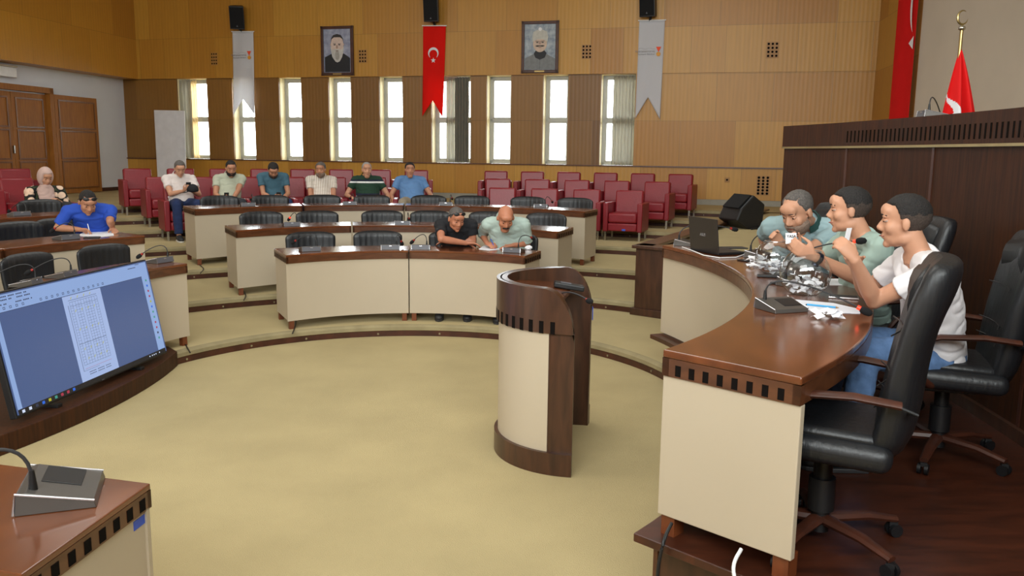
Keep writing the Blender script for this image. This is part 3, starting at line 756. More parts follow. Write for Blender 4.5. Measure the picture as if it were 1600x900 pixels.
# ---------------------------------------------------------------- high executive chairs
def make_exec():
    t = thing('executive_chair', 'x', 'chair')
    # seat cushion with rolled front
    q = MB(); q.box((0, .01, .445), (.52, .5, .1), Matrix.Rotation(R(2), 3, 'X')); sb_ = q.build('seat', M['leather'], t, bevel=.045, smooth=True); sb_.modifiers[0].segments = 5
    MB().box((0, .02, .5), (.44, .42, .05), Matrix.Rotation(R(2), 3, 'X')).build('seat_pad', M['leather'], sb_, bevel=.022, smooth=True)
    # back: S-profile, wide at the shoulders
    prof = [(.40, -.21, .2, .05), (.5, -.245, .235, .06), (.62, -.262, .25, .06), (.76, -.275, .262, .055), (.9, -.3, .268, .05), (1.0, -.328, .268, .06), (1.08, -.352, .262, .058), (1.13, -.368, .25, .045), (1.145, -.372, .22, .02)]
    vs = []; n = 20
    for z, y, hw, th in prof:
        for k in range(n):
            a = 2*PI*k/n; ca, sa = math.cos(a), math.sin(a)
            sx = abs(ca)**.45*(1 if ca > 0 else -1); sy = abs(sa)**.7*(1 if sa > 0 else -1)
            vs.append((hw*sx, y+th*1.1*sy+.04*sx*sx, z))
    fs = [(i*n+k, i*n+(k+1) % n, (i+1)*n+(k+1) % n, (i+1)*n+k) for i in range(len(prof)-1) for k in range(n)]+[tuple(range(n)), tuple((len(prof)-1)*n+k for k in range(n))]
    o = MB().add(vs, fs).build('backrest', M['leather'], t, smooth=2)
    sm = o.modifiers.new('sub', 'SUBSURF'); sm.levels = sm.render_levels = 1
    # raised headrest pad and stitched seams on the front of the back
    q = MB(); q.loft([(-.2, -.28, .99), (0, -.31, 1.0), (.2, -.28, .99)], [(.04, .1), (.045, .115), (.04, .1)], (0, 1, 0), 14); q.build('headrest', M['leather'], o, smooth=2)
    for z, y in ((.62, -.198), (.7, -.205), (.88, -.235)):
        MB().tube([(-.2, y+.035, z), (-.1, y+.008, z), (0, y, z), (.1, y+.008, z), (.2, y+.035, z)], .003, 6).build('seam', M['leather'], o, smooth=True)
    for s_ in (-1, 1):
        b = MB(); b.loft([(s_*.29, -.25, .66), (s_*.3, -.1, .675), (s_*.3, .08, .665), (s_*.29, .2, .63), (s_*.28, .235, .58)], [(.028, .014), (.03, .014), (.03, .014), (.026, .014), (.02, .012)], (1, 0, 0), 10)
        a_ = b.build('armrest', M['dark_trim'], t, smooth=True)
        MB().loft([(s_*.28, .235, .585), (s_*.275, .2, .5), (s_*.25, .1, .42), (s_*.2, .05, .4)], [(.02, .012), (.02, .013), (.02, .013), (.02, .012)], (0, 1, 0), 10).build('arm_support', M['dark_trim'], a_, smooth=True)
        MB().tube([(s_*.285, -.24, .655), (s_*.27, -.3, .63), (s_*.22, -.27, .62)], .006, 8).build('arm_bracket', M['black'], a_, smooth=True)
    MB().box((0, 0, .375), (.22, .26, .04)).build('mechanism', M['black'], t, bevel=.008)
    MB().tube([(.1, .02, .37), (.16, .04, .36), (.2, .05, .33)], .008, 8).build('lever', M['black'], t, smooth=True)
    q = MB(); q.cyl((0, 0, .27), .035, .2, 16); q.cyl((0, 0, .2), .05, .13, 16); q.build('gas_column', M['black'], t, smooth=True)
    star_base(t, M['dark_trim'], .33)
    return t
exe0 = make_exec(); eused = [False]
def execc(x, y, deg, label, z=PZ): return place(exe0, eused, (x, y, z), R(deg), label, 'black executive chairs')
EXN = dict(near=(1.21, 3.1, 65), b=(2.16, 4.08, 72), c=(2.18, 5.05, 90), d=(2.12, 6.2, 105))
execc(*EXN['near'], 'empty black executive chair nearest the camera at the end of the rostrum desk')
execc(*EXN['b'], 'black executive chair the man in the white tee sits on')
execc(*EXN['c'], 'black executive chair the man in the middle of the rostrum sits on')
execc(*EXN['d'], 'black executive chair of the balding man at the far end of the rostrum')

# ---------------------------------------------------------------- rostrum back wall, dais, flag
RZ = 2.16
rp = [(2.52, 7.95), (2.66, 7.1), (2.74, 6.2), (2.765, 5.4), (2.75, 4.75), (2.70, 4.1), (2.60, 3.3), (2.45, 2.4), (2.25, 1.5)]
rf = smoothp(resample(rp, 36), 3); rb = [p+Vector((.24, .04)) for p in rf]
struct(MB().strip(rf, rb, PZ-.05, RZ-.2).build('wall_rostrum', M['deep']), 'tall curved dark wooden front of the upper rostrum')
def pushed(P, d): return [p+Vector((-d, 0)) for p in P]
q = MB().use(M['deep']); q.strip(pushed(rf, .02), rb, RZ-.19, RZ-.0)
q.use(M['slot'])
acc = 0; L = 0
for i in range(6, 34):
    for tt in (.2, .53, .86):
        p = lerp(rf[i], rf[i+1], tt); d = (rf[i+1]-rf[i]).normalized()
        q.strip([p+Vector((-.0215, 0)), p+d*.02+Vector((-.0215, 0))], [p, p+d*.02], RZ-.16, RZ-.07)
struct(q.build('wall_rostrum', None), 'top band with slots of the upper rostrum')
struct(MB().strip(pushed(rf, .024), pushed(rf, -.02), RZ-.205, RZ-.188).build('trim_13', M['brass']))
for nm, i in (('trim_14', 6), ('trim_15', 13), ('trim_16', 20), ('trim_17', 27)):
    p = rf[i]; d = (rf[i+1]-rf[i]).normalized()
    struct(MB().strip([p+Vector((-.006, 0)), p+d*.03+Vector((-.006, 0))], [p+Vector((.01, 0)), p+d*.03+Vector((.01, 0))], PZ, RZ-.2).build(nm, M['dark_trim']))
struct(MB().strip(pushed(rf, .03), pushed(rf, -.02), PZ, PZ+.07).build('baseboard_rostrum', M['dark']))
struct(MB().strip(rb, [Vector((6.5, p.y)) for p in rb], .3, RZ-.75).build('floor', M['carpet']), 'upper dais behind the rostrum wall')
struct(MB().strip([rf[0]+Vector((.02, .0)), Vector((6.4, 7.95))], [rf[0]+Vector((.02, -.1)), Vector((6.4, 7.85))], PZ, RZ-.75).build('wall_dais', M['deep']))
DZ = RZ-.75

# flag on a pole behind the rostrum
fy = 7.2
ft = onY(1503, 44, fy); fb_ = onY(1501, 175, fy)
fl = thing('flag', 'red flag with white crescent on a gold pole behind the rostrum', 'flag', (ft.x, ft.y, DZ))
hz = ft.z-DZ
MB().cyl((0, 0, hz/2), .014, hz, 12).build('pole', M['brass'], fl, smooth=True)
MB().cyl((0, 0, .02), .17, .04, 24).build('foot', M['brass'], fl, smooth=True)
MB().ell((0, 0, hz+.0), (.03, .03, .022)).build('finial_ball', M['chrome'], fl, smooth=True)
q = MB(); cx_ = Vector((0, 0, hz+.085)); P = [cx_+Vector((.043*math.cos(a), 0, .055*math.sin(a))) for a in [R(60)+R(285)*i/18 for i in range(19)]]
q.tube(P, [.002+.008*math.sin(PI*i/18) for i in range(19)], 8, (0, 1, 0)); q.tube([(0, 0, hz+.02), (0, 0, hz+.04)], .005); q.build('crescent_finial', M['brass'], fl, smooth=True)
# cloth: gathered cone hanging from the pole
zt_ = onY(1503, 75, fy).z-DZ; zb_ = .35
xl = onY(1472, 175, fy).x-ft.x; xr = onY(1523, 175, fy).x-ft.x; zm = onY(1500, 175, fy).z-DZ
vs = []; nn_ = 110; nzz = 120
def flagpt(i, j):
    t = j/nzz; z = lerp(zt_, zb_, t); s_ = (zt_-z)/(zt_-zm); s2_ = min(s_, 1)**.8+.12*max(0, s_-1)
    a = i/nn_; x = lerp(xl, xr, a)*s2_+.004; y = .05*s2_*math.sin(a*PI*5.0)-.09*s2_*math.sin(a*PI)
    return (x, y, z-.05*s_*math.sin(a*3))
for j in range(nzz+1):
    for i in range(nn_+1): vs.append(flagpt(i, j))
q = MB().use(M['red_cloth'])
q.add(vs, [])
q.use(M['white_cloth']); q.cur
wi = q.ms.index(M['white_cloth'])
for j in range(nzz):
    for i in range(nn_):
        a = i/nn_; t = j/nzz; X, Z_ = a*2.2, t*4
        z = lerp(zt_, zb_, t); s_ = (zt_-z)/(zt_-zm)
        x = lerp(-31, 20, a); yy = s_*100      # in photo-like units of the hanging cloth
        inc = ((x+36)**2+(yy-94)**2 < 22**2) and ((x+40.5)**2+(yy-95)**2 > 20.2**2)
        q.f.append([j*(nn_+1)+i, j*(nn_+1)+i+1, (j+1)*(nn_+1)+i+1, (j+1)*(nn_+1)+i]); q.mi.append(wi if inc else 0)
o = q.build('flag_cloth', None, fl, smooth=2); so = o.modifiers.new('thick', 'SOLIDIFY'); so.thickness = .004

# tall red banner on the cream wall
def wallpt(u, v, x=6.66):
    d = ray(u, v); t = (x-CAM.x)/d.x; return CAM+d*t
ba = wallpt(1404, 0, 6.62); bb_ = wallpt(1432, 0, 6.62)
y0, y1 = wallpt(1395, 185, 6.62).y, wallpt(1421, 185, 6.62).y
ya, yb = ba.y, bb_.y
bn = thing('wall_banner', 'tall red banner with part of a white crescent on the cream wall', 'banner', (6.62, ya, DZ))
pz = CEIL-.3-DZ
yc = (y1+yb)/2
q = MB(); n = 24
A_ = [Vector((-.01*math.sin(i/n*6), (yc-ya)*i/n)) for i in range(n+1)]
q.strip(A_, [p+Vector((.006, 0)) for p in A_], .2, pz); q.build('banner_cloth', M['red_dark'], bn)
Wd = abs(yc-ya); cc = Vector((-.02, (yc-ya)*1.12)); zc_ = wallpt(1425, 8, 6.6).z-DZ; rr_ = abs(wallpt(1427, 47, 6.6).z-DZ-zc_)*1.25
P1 = []; P2 = []
for i in range(25):
    a = R(128)+R(112)*i/24
    P1.append((cc.y+(-1 if yc < ya else 1)*0+(-(rr_*.55)*math.cos(a) if yc < ya else rr_*.55*math.cos(a)), zc_+rr_*math.sin(a)))
for i in range(25):
    a = R(128)+R(112)*i/24
    th = .22*math.sin(PI*i/24)*rr_
    P2.append((P1[i][0]+(-th if yc < ya else th)*.55, P1[i][1]))
vs = []; fs = []
lim = yc-ya
for (y_, z_) in P1+P2: vs.append((-.022, (max(y_, lim) if yc < ya else min(y_, lim)), z_))
for i in range(24): fs.append((i, i+1, 26+i, 25+i))
MB().add(vs, fs).build('crescent', M['white_cloth'], bn)
zs_ = wallpt(1427, 66, 6.6).z-DZ
MB().extrude([(-.022, lim+.16 if yc < ya else lim-.16, zs_), (-.022, lim, zs_+.1), (-.022, lim, zs_-.11)], (-.001, 0, 0)).build('star', M['white_cloth'], bn)
# dark chair back at the right edge on the dais
p = onY(1612, 168, 4.6)
t = thing('executive_chair', 'dark high chair back behind the rostrum at the right edge', 'chair', (3.56, 5.55, DZ), R(140), 'black executive chairs')
for ch in exe0.children:
    c2 = ch.copy(); COL.objects.link(c2); c2.parent = t
    for g in ch.children: g2 = g.copy(); COL.objects.link(g2); g2.parent = c2

# ---------------------------------------------------------------- lectern
LC = Vector((.425, 5.245, 0)); lr = .5
lec = thing('lectern', 'curved walnut and cream lectern standing alone on the pit carpet', 'lectern', LC)
a_n, a_f = R(-97), R(-285)       # near end through the left side to the far end
def la(i, n): return a_n+(a_f-a_n)*i/n
def lz(s, top=1.116):            # top edge: level, falling in a quarter curve at both ends (s = metres from the end)
    return top-.30*(1-math.sqrt(max(0, 1-max(0, (.19-s)/.19)**2))) if s < .19 else top
arcl = abs(a_f-a_n)*lr
def wallstrip(q, r0, r1, i0, i1, n, zlo, zhi):
    vs = []; fs = []
    for i in range(i0, i1+1):
        a = la(i, n); s = arcl*min(i, n-i)/n
        lo = zlo(s) if callable(zlo) else zlo; hi = zhi(s) if callable(zhi) else zhi
        for r, z in ((r0, lo), (r1, lo), (r1, hi), (r0, hi)): vs.append((r*math.cos(a), r*math.sin(a), z))
    m_ = i1-i0
    fs = [(0, 1, 2, 3), tuple(4*m_+k for k in (3, 2, 1, 0))]
    for i in range(m_):
        for j in range(4): fs.append((4*i+j, 4*i+4+j, 4*i+4+(j+1) % 4, 4*i+(j+1) % 4))
    q.add(vs, fs)
NL = 120; ie = 11
q = MB(); wallstrip(q, lr-.045, lr, 0, NL, NL, .0, lz); q.build('shell', M['dark'], lec, smooth=True)
q = MB(); wallstrip(q, lr-.01, lr+.006, ie, NL-ie, NL, .13, .86); q.build('front_panel', M['cream'], lec, smooth=True)
q = MB(); wallstrip(q, lr-.01, lr+.03, 0, NL, NL, .0, .135); q.build('base_band', M['dark'], lec, smooth=True)
q = MB().use(M['dark']); wallstrip(q, lr-.01, lr+.022, 0, NL, NL, .855, lz)
q.use(M['slot'])
for i in range(8, NL-6, 5):
    wallstrip(q, lr+.02, lr+.0235, i, i+2, NL, .852, .925)
q.build('top_band', None, lec, smooth=True)
q = MB(); P = [Vector(((lr-.046)*math.cos(la(i, 40)), (lr-.046)*math.sin(la(i, 40)))) for i in range(3, 38)]
q.prism(P, .84, .865)
for v in q.v: v.z += .13-.16*(v.x)
q.build('shelf', M['top'], lec)
q = MB(); e_ = Vector(((lr-.02)*math.cos(a_f), (lr-.02)*math.sin(a_f), 0))
q.box((e_.x+.008, e_.y-.01, .80), (.004, .03, .09)); q.build('blue_sticker', M['blue_tape'], lec)
# small microphone lying over the shelf edge and a black box on the shelf
def neck(S, E, up=.2, over=.08, n=16):
    a, b_, c_, d = Vector(S), Vector(S)+Vector((0, 0, up)), Vector(E)+Vector((0, 0, over))+(Vector(S)-Vector(E))*.35, Vector(E)
    return [a*(1-t)**3+b_*3*t*(1-t)**2+c_*3*t*t*(1-t)+d*t**3 for t in [i/n for i in range(n+1)]]
pm = onY(917, 468, 5.05); ps = onY(868, 449, 5.3)
t = thing('lectern_microphone', 'thin gooseneck microphone with red ring bending over the lectern shelf', 'microphone', (ps.x, ps.y, .93))
loc = lambda p: Vector(p)-Vector((ps.x, ps.y, .93))
MB().cyl((0, 0, -.02), .02, .04, 14).build('socket', M['black'], t, smooth=True)
E_ = loc(pm); P = neck((0, 0, 0), E_, .12, .06)
MB().tube(P, .005, 8).build('gooseneck', M['black2'], t, smooth=True)
dr = (P[-1]-P[-3]).normalized()
MB().cyl(E_, .0075, .014, 12, dr).build('red_ring', M['red_off'], t, smooth=True)
MB().ell(E_+dr*.025, (.03, .018, .018), Matrix.Rotation(math.atan2(dr.y, dr.x), 3, 'Z')).build('foam_head', M['foam'], t, smooth=True)
p = onz(889, 453, 1.0)
t = thing('black_case', 'small black case lying on the lectern shelf', 'case', (p.x, p.y, .865+.13-.16*(p.x-LC.x)+.002))
MB().box((0, 0, .02), (.2, .09, .035), Matrix.Rotation(R(9), 3, 'Y')).build('case_body', M['black'], t, bevel=.008)
MB().box((-.02, 0, .042), (.07, .04, .004), Matrix.Rotation(R(9), 3, 'Y')).build('glossy_label', M['silver'], t)

# ---------------------------------------------------------------- microphone consoles
def console(u, v, z, face, head, dY, label, lit=False, sc=1.0, world=None, base_pt=.045):
    p = Vector(world) if world else onz(u, v, z); p.z = z
    t = thing('microphone_console', label, 'microphone', p, face, 'delegate microphone units')
    w_, P = .19*sc, [(-.075, 0), (-.068, .05), (-.052, .052), (.085, .018), (.09, .0)]
    q = MB(); q.extrude([(-w_/2, y*sc, zz*sc+.001) for y, zz in P], (w_, 0, 0)); q.build('housing', M['gun'], t, bevel=.002)
    q = MB(); q.extrude([(-w_/2+.004, (y-.0015)*sc, zz*sc) for y, zz in ((-.0745, .006), (-.0685, .049), (-.066, .049), (-.072, .006))], (w_-.008, 0, 0)); q.build('metal_front', M['silver'], t)
    for s_ in (-1, 1):
        MB().tube([(s_*w_/2, -.078*sc, .004), (s_*w_/2, -.071*sc, .052*sc), (s_*w_/2, .087*sc, .019*sc)], .0028*sc, 6).build('metal_rim', M['silver_rim'], t, smooth=True)
    sl = math.atan2(.034, .137)
    MB().box((-.035*sc, .01*sc, .0385*sc), (.1*sc, .085*sc, .003), Matrix.Rotation(-sl, 3, 'X')).build('display', M['black'], t, bevel=.001)
    MB().box((0, -.0735*sc, .04*sc), (.028*sc, .0015, .006*sc), Matrix.Rotation(R(-8), 3, 'X')).build('badge', M['silver_rim'], t)
    S = Vector((w_*.33, -.04*sc, .048*sc)); S2_ = S
    hw = onY(head[0], head[1], p.y+dY) if not isinstance(head, Vector) else head
    E_ = Matrix.Rotation(-face, 4, 'Z') @ (hw-p)
    MB().loft([S-Vector((0, 0, .01)), S+Vector((0, 0, .045))*sc], [.011*sc, .006*sc], (1, 0, 0), 10).build('neck_socket', M['black'], t, smooth=True)
    P = neck(S+Vector((0, 0, .03)), E_, .13*sc, .06*sc)
    g = MB().tube(P, .0042*sc, 8).build('gooseneck', M['black2'], t, smooth=True)
    dr = (P[-1]-P[-3]).normalized()
    MB().cyl(E_, .0105*sc, .016*sc, 14, dr).build('light_ring', M['red_led'] if lit else M['red_off'], t, smooth=True)
    MB().loft([E_+dr*.008*sc, E_+dr*.016*sc, E_+dr*.035*sc, E_+dr*.055*sc, E_+dr*.064*sc], [.012*sc, .017*sc, .019*sc, .015*sc, .005*sc], dr.orthogonal(), 12).build('foam_head', M['foam'], t, smooth=2)
    return t
def rface(u, v, z): p = onz(u, v, z); return ringang(p)-PI/2      # metal front towards the pit
T3, T2, T1 = 3*STEP+.75, 2*STEP+.75, STEP+.75
i3 = ['leftmost', 'second', 'third', 'rightmost']
for i, (u, v, h, d) in enumerate([(387, 322, (392, 309), .15), (546, 320, (548, 308), .15), (697, 321, (706, 309), .2), (846, 324, (862, 314), .25)]):
    console(u, v, T3, rface(u, v, T3), h, d, 'grey microphone unit on the third row of desks, %s of four' % i3[i])
console(455, 353, T2, rface(455, 353, T2), (453, 340), .1, 'microphone unit with lit red ring on the second row, left one', True)
console(629, 351, T2, rface(629, 351, T2), (639, 341), .15, 'microphone unit on the second row, right one')
console(484, 392, T1, rface(484, 392, T1), (462, 376), .05, 'microphone unit on the front desk, farthest left')
console(610, 389, T1, rface(610, 389, T1), (627, 377), .1, 'microphone unit at the right end of the front left desk')
console(658, 389, T1, rface(658, 389, T1), (647, 375), .0, 'microphone unit left of the man in the black tee')
console(803, 394, T1, rface(803, 394, T1), (830, 371), .1, 'microphone unit in front of the bald man')
console(249, 410, T1, rface(249, 410, T1)+.1, (222, 397), .0, 'microphone unit at the right end of the desk behind the big screen')
console(97, 433, T1, rface(97, 433, T1)+.1, (50, 422), -.1, 'microphone unit behind the big screen, middle one')
console(42, 446, T1, rface(42, 446, T1)+.1, (-8, 430), -.1, 'microphone unit behind the big screen at the left edge')
console(104, 374, T2, rface(104, 374, T2), (86, 357), .0, 'microphone unit in front of the man in the blue shirt')
console(30, 337, T3, rface(30, 337, T3), (17, 327), .1, 'microphone unit on the desk in front of the woman')
console(92, 776, .75, R(-70), Vector((-1.75, 2.35, .9)), 0, 'large grey microphone unit on the near left desk', sc=1.4)
console(1219, 484, DT, R(-160), (1342, 481), -.2, 'grey microphone unit on the rostrum desk nearest the camera', True, sc=1.0)
console(1247, 447, DT, R(-150), (1336, 377), -.3, 'microphone unit behind the nearer glass bowl', True)
console(1186, 402, DT, R(-130), (1256, 356), -.35, 'microphone unit behind the farther glass bowl', True)
console(1070, 383, DT, R(-110), (1142, 357), .0, 'microphone unit behind the open laptop')
console(1402, 191, RZ, R(-100), (1470, 180), .3, 'microphone unit standing on the upper rostrum wall', world=(rf[11].x+.16, rf[11].y, RZ))

# ---------------------------------------------------------------- big screen on its plinth
def arcpl(c, r, a0, a1, n): return [Vector((c[0]+r*math.cos(a0+(a1-a0)*i/n), c[1]+r*math.sin(a0+(a1-a0)*i/n))) for i in range(n+1)]
PH = .13
pc = Vector((-8.01, 6.53)); a0_ = math.atan2(3.1-6.53, -4.1+8.01)
fr = [Vector((-3.85, 3.55))]+[p for p in arcpl(pc, 5.122, R(-26), R(7.5), 20)]
endc = [Vector((-3.0, 7.28)), Vector((-3.08, 7.38)), Vector((-3.2, 7.42))]
bk = [Vector((-3.35, 7.35)), Vector((-3.9, 6.6)), Vector((-4.2, 5.4)), Vector((-4.3, 4.2)), Vector((-4.1, 3.6))]
pl = MB(); pl.prism(fr+endc+bk, 0, PH)
pt = pl.build('screen_plinth', M['deep'], None, bevel=.006); tag(pt, 'low curved dark wooden plinth under the big screen', 'plinth')
zB = PH+.045
Br = onz(262, 551, zB); Bl = onz(27, 655, zB); ex = (Br-Bl); WT = ex.length; ex.normalize()
d = ray(228, 405); nP = ex; tpt = CAM+d*((Br-CAM).dot(nP)/d.dot(nP)); ey = (tpt-Br); HT = ey.length; ey.normalize()
ez = ex.cross(ey)
print('TV', round(WT, 2), round(HT, 2), 'tilt', round(math.degrees(math.acos(ey.z)), 1))
Mt = Matrix((ex, ey, ez)).transposed().to_4x4(); Mt.translation = Bl
tv = thing('television', 'big flat screen showing a document with a table, tilted back on its plinth', 'television', (Bl.x, Bl.y, PH))
def tvm(q, name, mt_=None, parent=tv, **k): q.xf(Matrix.Translation((-Bl.x, -Bl.y, -PH)) @ Mt); return q.build(name, mt_, parent, **k)
tvm(MB().box((WT/2, HT/2, -.028), (WT, HT, .05)), 'housing', M['black'], bevel=.006)
sc_ = tvm(MB().box((WT/2, HT/2+.004, .0005), (WT-.024, HT-.032, .003)), 'display', None if 0 else emit('screen_blue_grey', (84, 108, 160), .75))
e_bar = emit('screen_toolbar', (150, 180, 232), .9); e_page = emit('screen_page', (168, 190, 236), .95); e_line = emit('screen_ink', (64, 76, 110), .5)
e_yel = emit('screen_yellow', (190, 190, 40), .9); e_task = emit('screen_taskbar', (22, 26, 40), .5); e_red = emit('screen_red', (200, 60, 90), .7)
e_blue = emit('screen_blue', (40, 110, 230), .9); e_gr = emit('screen_green', (70, 170, 150), .8); e_wh = emit('screen_white', (214, 226, 250), 1)
def quad(q, x0, y0, x1, y1, z): q.add([(x0*WT, y0*HT, z), (x1*WT, y0*HT, z), (x1*WT, y1*HT, z), (x0*WT, y1*HT, z)], [(0, 1, 2, 3)])
q = MB().use(e_bar); Z1, Z2, Z3 = .0026, .0032, .0038
quad(q, .012, .84, .985, .975, Z1); quad(q, .93, .065, .985, .84, Z1); quad(q, .012, .065, .035, .84, Z1)
q.use(e_task); quad(q, .012, .018, .985, .062, Z1)
q.use(e_page); quad(q, .375, .062, .62, .835, Z1)
tvm(q, 'window_panels', None, sc_)
q = MB().use(e_line)
for (y, x0, x1) in ((.955, .02, .2), (.93, .02, .12), (.93, .14, .22), (.895, .03, .09), (.895, .13, .22)):
    n = int((x1-x0)/.008)
    for i in range(n):
        if i % 5 != 4: quad(q, x0+i*.008, y-.004, x0+i*.008+.006, y+.006, Z2)
for i in range(22):
    if i in (5, 6): continue
    x = .03+.032*i if i < 17 else .03+.032*i
    if x > .66: continue
    quad(q, x, .856, x+.011, .860, Z2); quad(q, x, .872, x+.011, .876, Z2); quad(q, x, .856, x+.002, .876, Z2); quad(q, x+.009, .856, x+.011, .876, Z2)
quad(q, .84, .94, .9, .946, Z2); quad(q, .9, .965, .93, .970, Z2); quad(q, .012, .836, .93, .839, Z2)
# page table
px0, px1, py0, py1 = .41, .585, .2, .775
quad(q, .405, .79, .585, .793, Z2)
nc, nr = 10, 22
for i in range(nc+1):
    x = lerp(px0, px1, i/nc); quad(q, x-.0005, py0, x+.0005, py1, Z2)
quad(q, px0, py0-.001, px1, py0+.001, Z2); quad(q, px0, py1-.001, px1, py1+.001, Z2); quad(q, px0, py1-.04, px1, py1-.038, Z2); quad(q, px0, .39, px1, .393, Z2)
for j in range(nr+1):
    y = lerp(py0, py1-.03, j/nr)
    for (c0, c1) in ((0, 1), (2, 4), (5, 6), (6, 8), (9, 10)):
        quad(q, lerp(px0, px1, c0/nc), y-.0008, lerp(px0, px1, c1/nc), y+.0008, Z2)
for y in (.125, .105):
    for i in range(16):
        if i % 6 != 5: quad(q, .43+i*.009, y, .437+i*.009, y+.006, Z2)
quad(q, .398, .15, .5, .152, Z2); quad(q, .398, .15, .4, .75, Z2)
tvm(q, 'document_lines', None, sc_)
q = MB().use(e_yel)
for (x, y) in [(.42, .80), (.46, .80), (.5, .8), (.54, .8), (.43, .68), (.47, .68), (.51, .68), (.55, .68), (.43, .51), (.47, .51), (.51, .51), (.55, .51), (.43, .33), (.47, .33), (.51, .33), (.55, .33), (.44, .24), (.48, .24), (.52, .24), (.56, .24)]:
    q.add([(x*WT, y*HT, Z3), ((x+.004)*WT, y*HT, Z3), ((x+.011)*WT, (y+.02)*HT, Z3), ((x+.007)*WT, (y+.02)*HT, Z3)], [(0, 1, 2, 3)])
tvm(q, 'yellow_marks', None, sc_)
q = MB()
for k, (x, e_) in enumerate([(.03, e_wh), (.065, e_wh), (.1, e_line), (.135, e_blue), (.17, e_yel), (.205, e_gr), (.24, e_red), (.275, e_red), (.31, e_blue)]):
    q.use(e_); quad(q, x, .028, x+.014, .052, Z2)
q.use(e_wh)
for x in (.85, .87, .885, .9, .93): quad(q, x, .034, x+.007, .046, Z2)
for k in range(12):
    q.use([e_gr, e_blue, e_red, e_red, e_yel, e_blue, e_gr, e_gr, e_red, e_red, e_line, e_gr][k]); quad(q, .952, .78-k*.055, .963, .80-k*.055, Z2)
q.use(e_red); quad(q, .41, .165, .585, .167, Z2)
tvm(q, 'icons', None, sc_)
tvm(MB().box((WT*.5, .012, .003), (.03, .006, .002)), 'brand_mark', M['silver'])
sp_ = ex.cross(Vector((0, 0, 1))); 
for f_ in (.22, .78):
    p = Bl+ex*WT*f_-Vector((Bl.x, Bl.y, PH)); p.z = 0
    back = Vector((-ex.y, ex.x, 0)); back = back if (ez.dot(back) < 0) else -back
    q = MB(); q.bar(p-back*.01+Vector((0, 0, .012)), p+back*.3+Vector((0, 0, .012)), .05, .024); q.bar(p+back*.26+Vector((0, 0, .02)), p+back*.1+Vector((0, 0, .3)), .03, .03)
    q.build('foot', M['black'], tv, bevel=.003)

# ---------------------------------------------------------------- banners, portraits, speakers on the back wall
def wthing(name, label, cat, u, v, off=.0, group=None):
    c = onwall(u, v, off); return thing(name, label, cat, WP+WD*c.x+Vector((0, 0, c.z))-WN*off, WA, group), c
def banner(label, cloth, tl, tr, bl, br, notch, off=.09):
    t, c = wthing('wall_banner', label, 'banner', *tl, off, 'swallow-tailed banners on the back wall')
    g = lambda p: onwall(p[0], p[1], off)-c
    TL, TR, BL, BR, NO = [g(p) for p in (tl, tr, bl, br, notch)]
    nx, nz = 20, 30; vs = []; fs = []
    def bot(s): return lerp(BL, NO, s*2) if s < .5 else lerp(NO, BR, s*2-1)
    for j in range(nz+1):
        for i in range(nx+1):
            s = i/nx; p = lerp(lerp(TL, TR, s), bot(s), j/nz)
            vs.append((p.x, .012*math.sin(s*7+j*.12), p.z))
    for j in range(nz):
        for i in range(nx): a = j*(nx+1)+i; fs.append((a, a+1, a+nx+2, a+nx+1))
    o = MB().add(vs, fs).build('banner_cloth', cloth, t, smooth=2); s_ = o.modifiers.new('t', 'SOLIDIFY'); s_.thickness = .003
    MB().cyl((TR-TL)/2+Vector((0, 0, .01)), .012, (TR-TL).length+.05, 12, (TR-TL)).build('rod', M['white_metal'], t, smooth=True)
    return t, c, g, (TR-TL).x
# white banners
def wbanner(label, *q_):
    t, c, g, w_ = banner(label, M['white_cloth_t'], *q_[:5]); (lu, lv) = q_[5]
    p = g((lu, lv)); s_ = w_/.5
    y_ = -.022
    P = [(p.x-.05*s_, y_, p.z+.09), (p.x+.05*s_, y_, p.z+.09), (p.x, y_, p.z-.02)]
    MB().extrude(P, (0, -.003, 0)).build('red_ribbon', M['orange'], t)
    MB().cyl((p.x, y_, p.z-.06), .045, .004, 20, (0, 1, 0)).build('gold_medal', M['gold_print'], t)
    text('Kahramanmaraş', .062, M['grey_print'], t, (p.x-.075, y_, p.z-.0), (PI/2, 0, 0), align='RIGHT')
    text('Büyükşehir Belediyesi', .041, M['grey_print'], t, (p.x-.075, y_, p.z-.06), (PI/2, 0, 0), align='RIGHT')
    q = MB()
    for i in range(14): q.box((p.x-.42+.026*i, y_, p.z+.055+.012*math.sin(i*.9)), (.014, .002, .006))
    q.build('skyline_print', M['grey_print'], t)
def translucent(name, rgb, tr=.35):
    m, nt, b = newmat(name); c = s2l(rgb); b.inputs['Base Color'].default_value = (*c, 1); b.inputs['Roughness'].default_value = .85; b.inputs['Specular IOR Level'].default_value = .1
    t_ = N(nt, 'ShaderNodeBsdfTranslucent'); t_.inputs[0].default_value = (*c, 1); mx = N(nt, 'ShaderNodeMixShader'); mx.inputs[0].default_value = tr
    out = nt.nodes['Material Output']; nt.links.new(b.outputs[0], mx.inputs[1]); nt.links.new(t_.outputs[0], mx.inputs[2]); nt.links.new(mx.outputs[0], out.inputs[0]); return m
M['white_cloth_t'] = translucent('white_banner_fabric', (226, 226, 230)); M['red_cloth_t'] = translucent('red_banner_fabric', (238, 34, 26), .3)
M['curtain_grey'] = translucent('grey_curtain_fabric', (160, 156, 142), .25); M['curtain_beige'] = translucent('pale_curtain_fabric', (226, 204, 160), .4)
M['curtain_dark'] = mat('dark_grey_curtain', (112, 108, 96), .9)
wbanner('white banner with a medal logo left of the bearded portrait', (363, 50), (395.5, 50), (365, 180), (398, 179), (379.5, 155), (390, 86))
wbanner('white banner with a medal logo right of the portrait with the cap', (999, 33), (1039, 32), (992.5, 185), (1031, 186), (1012.5, 152), (1029, 80))
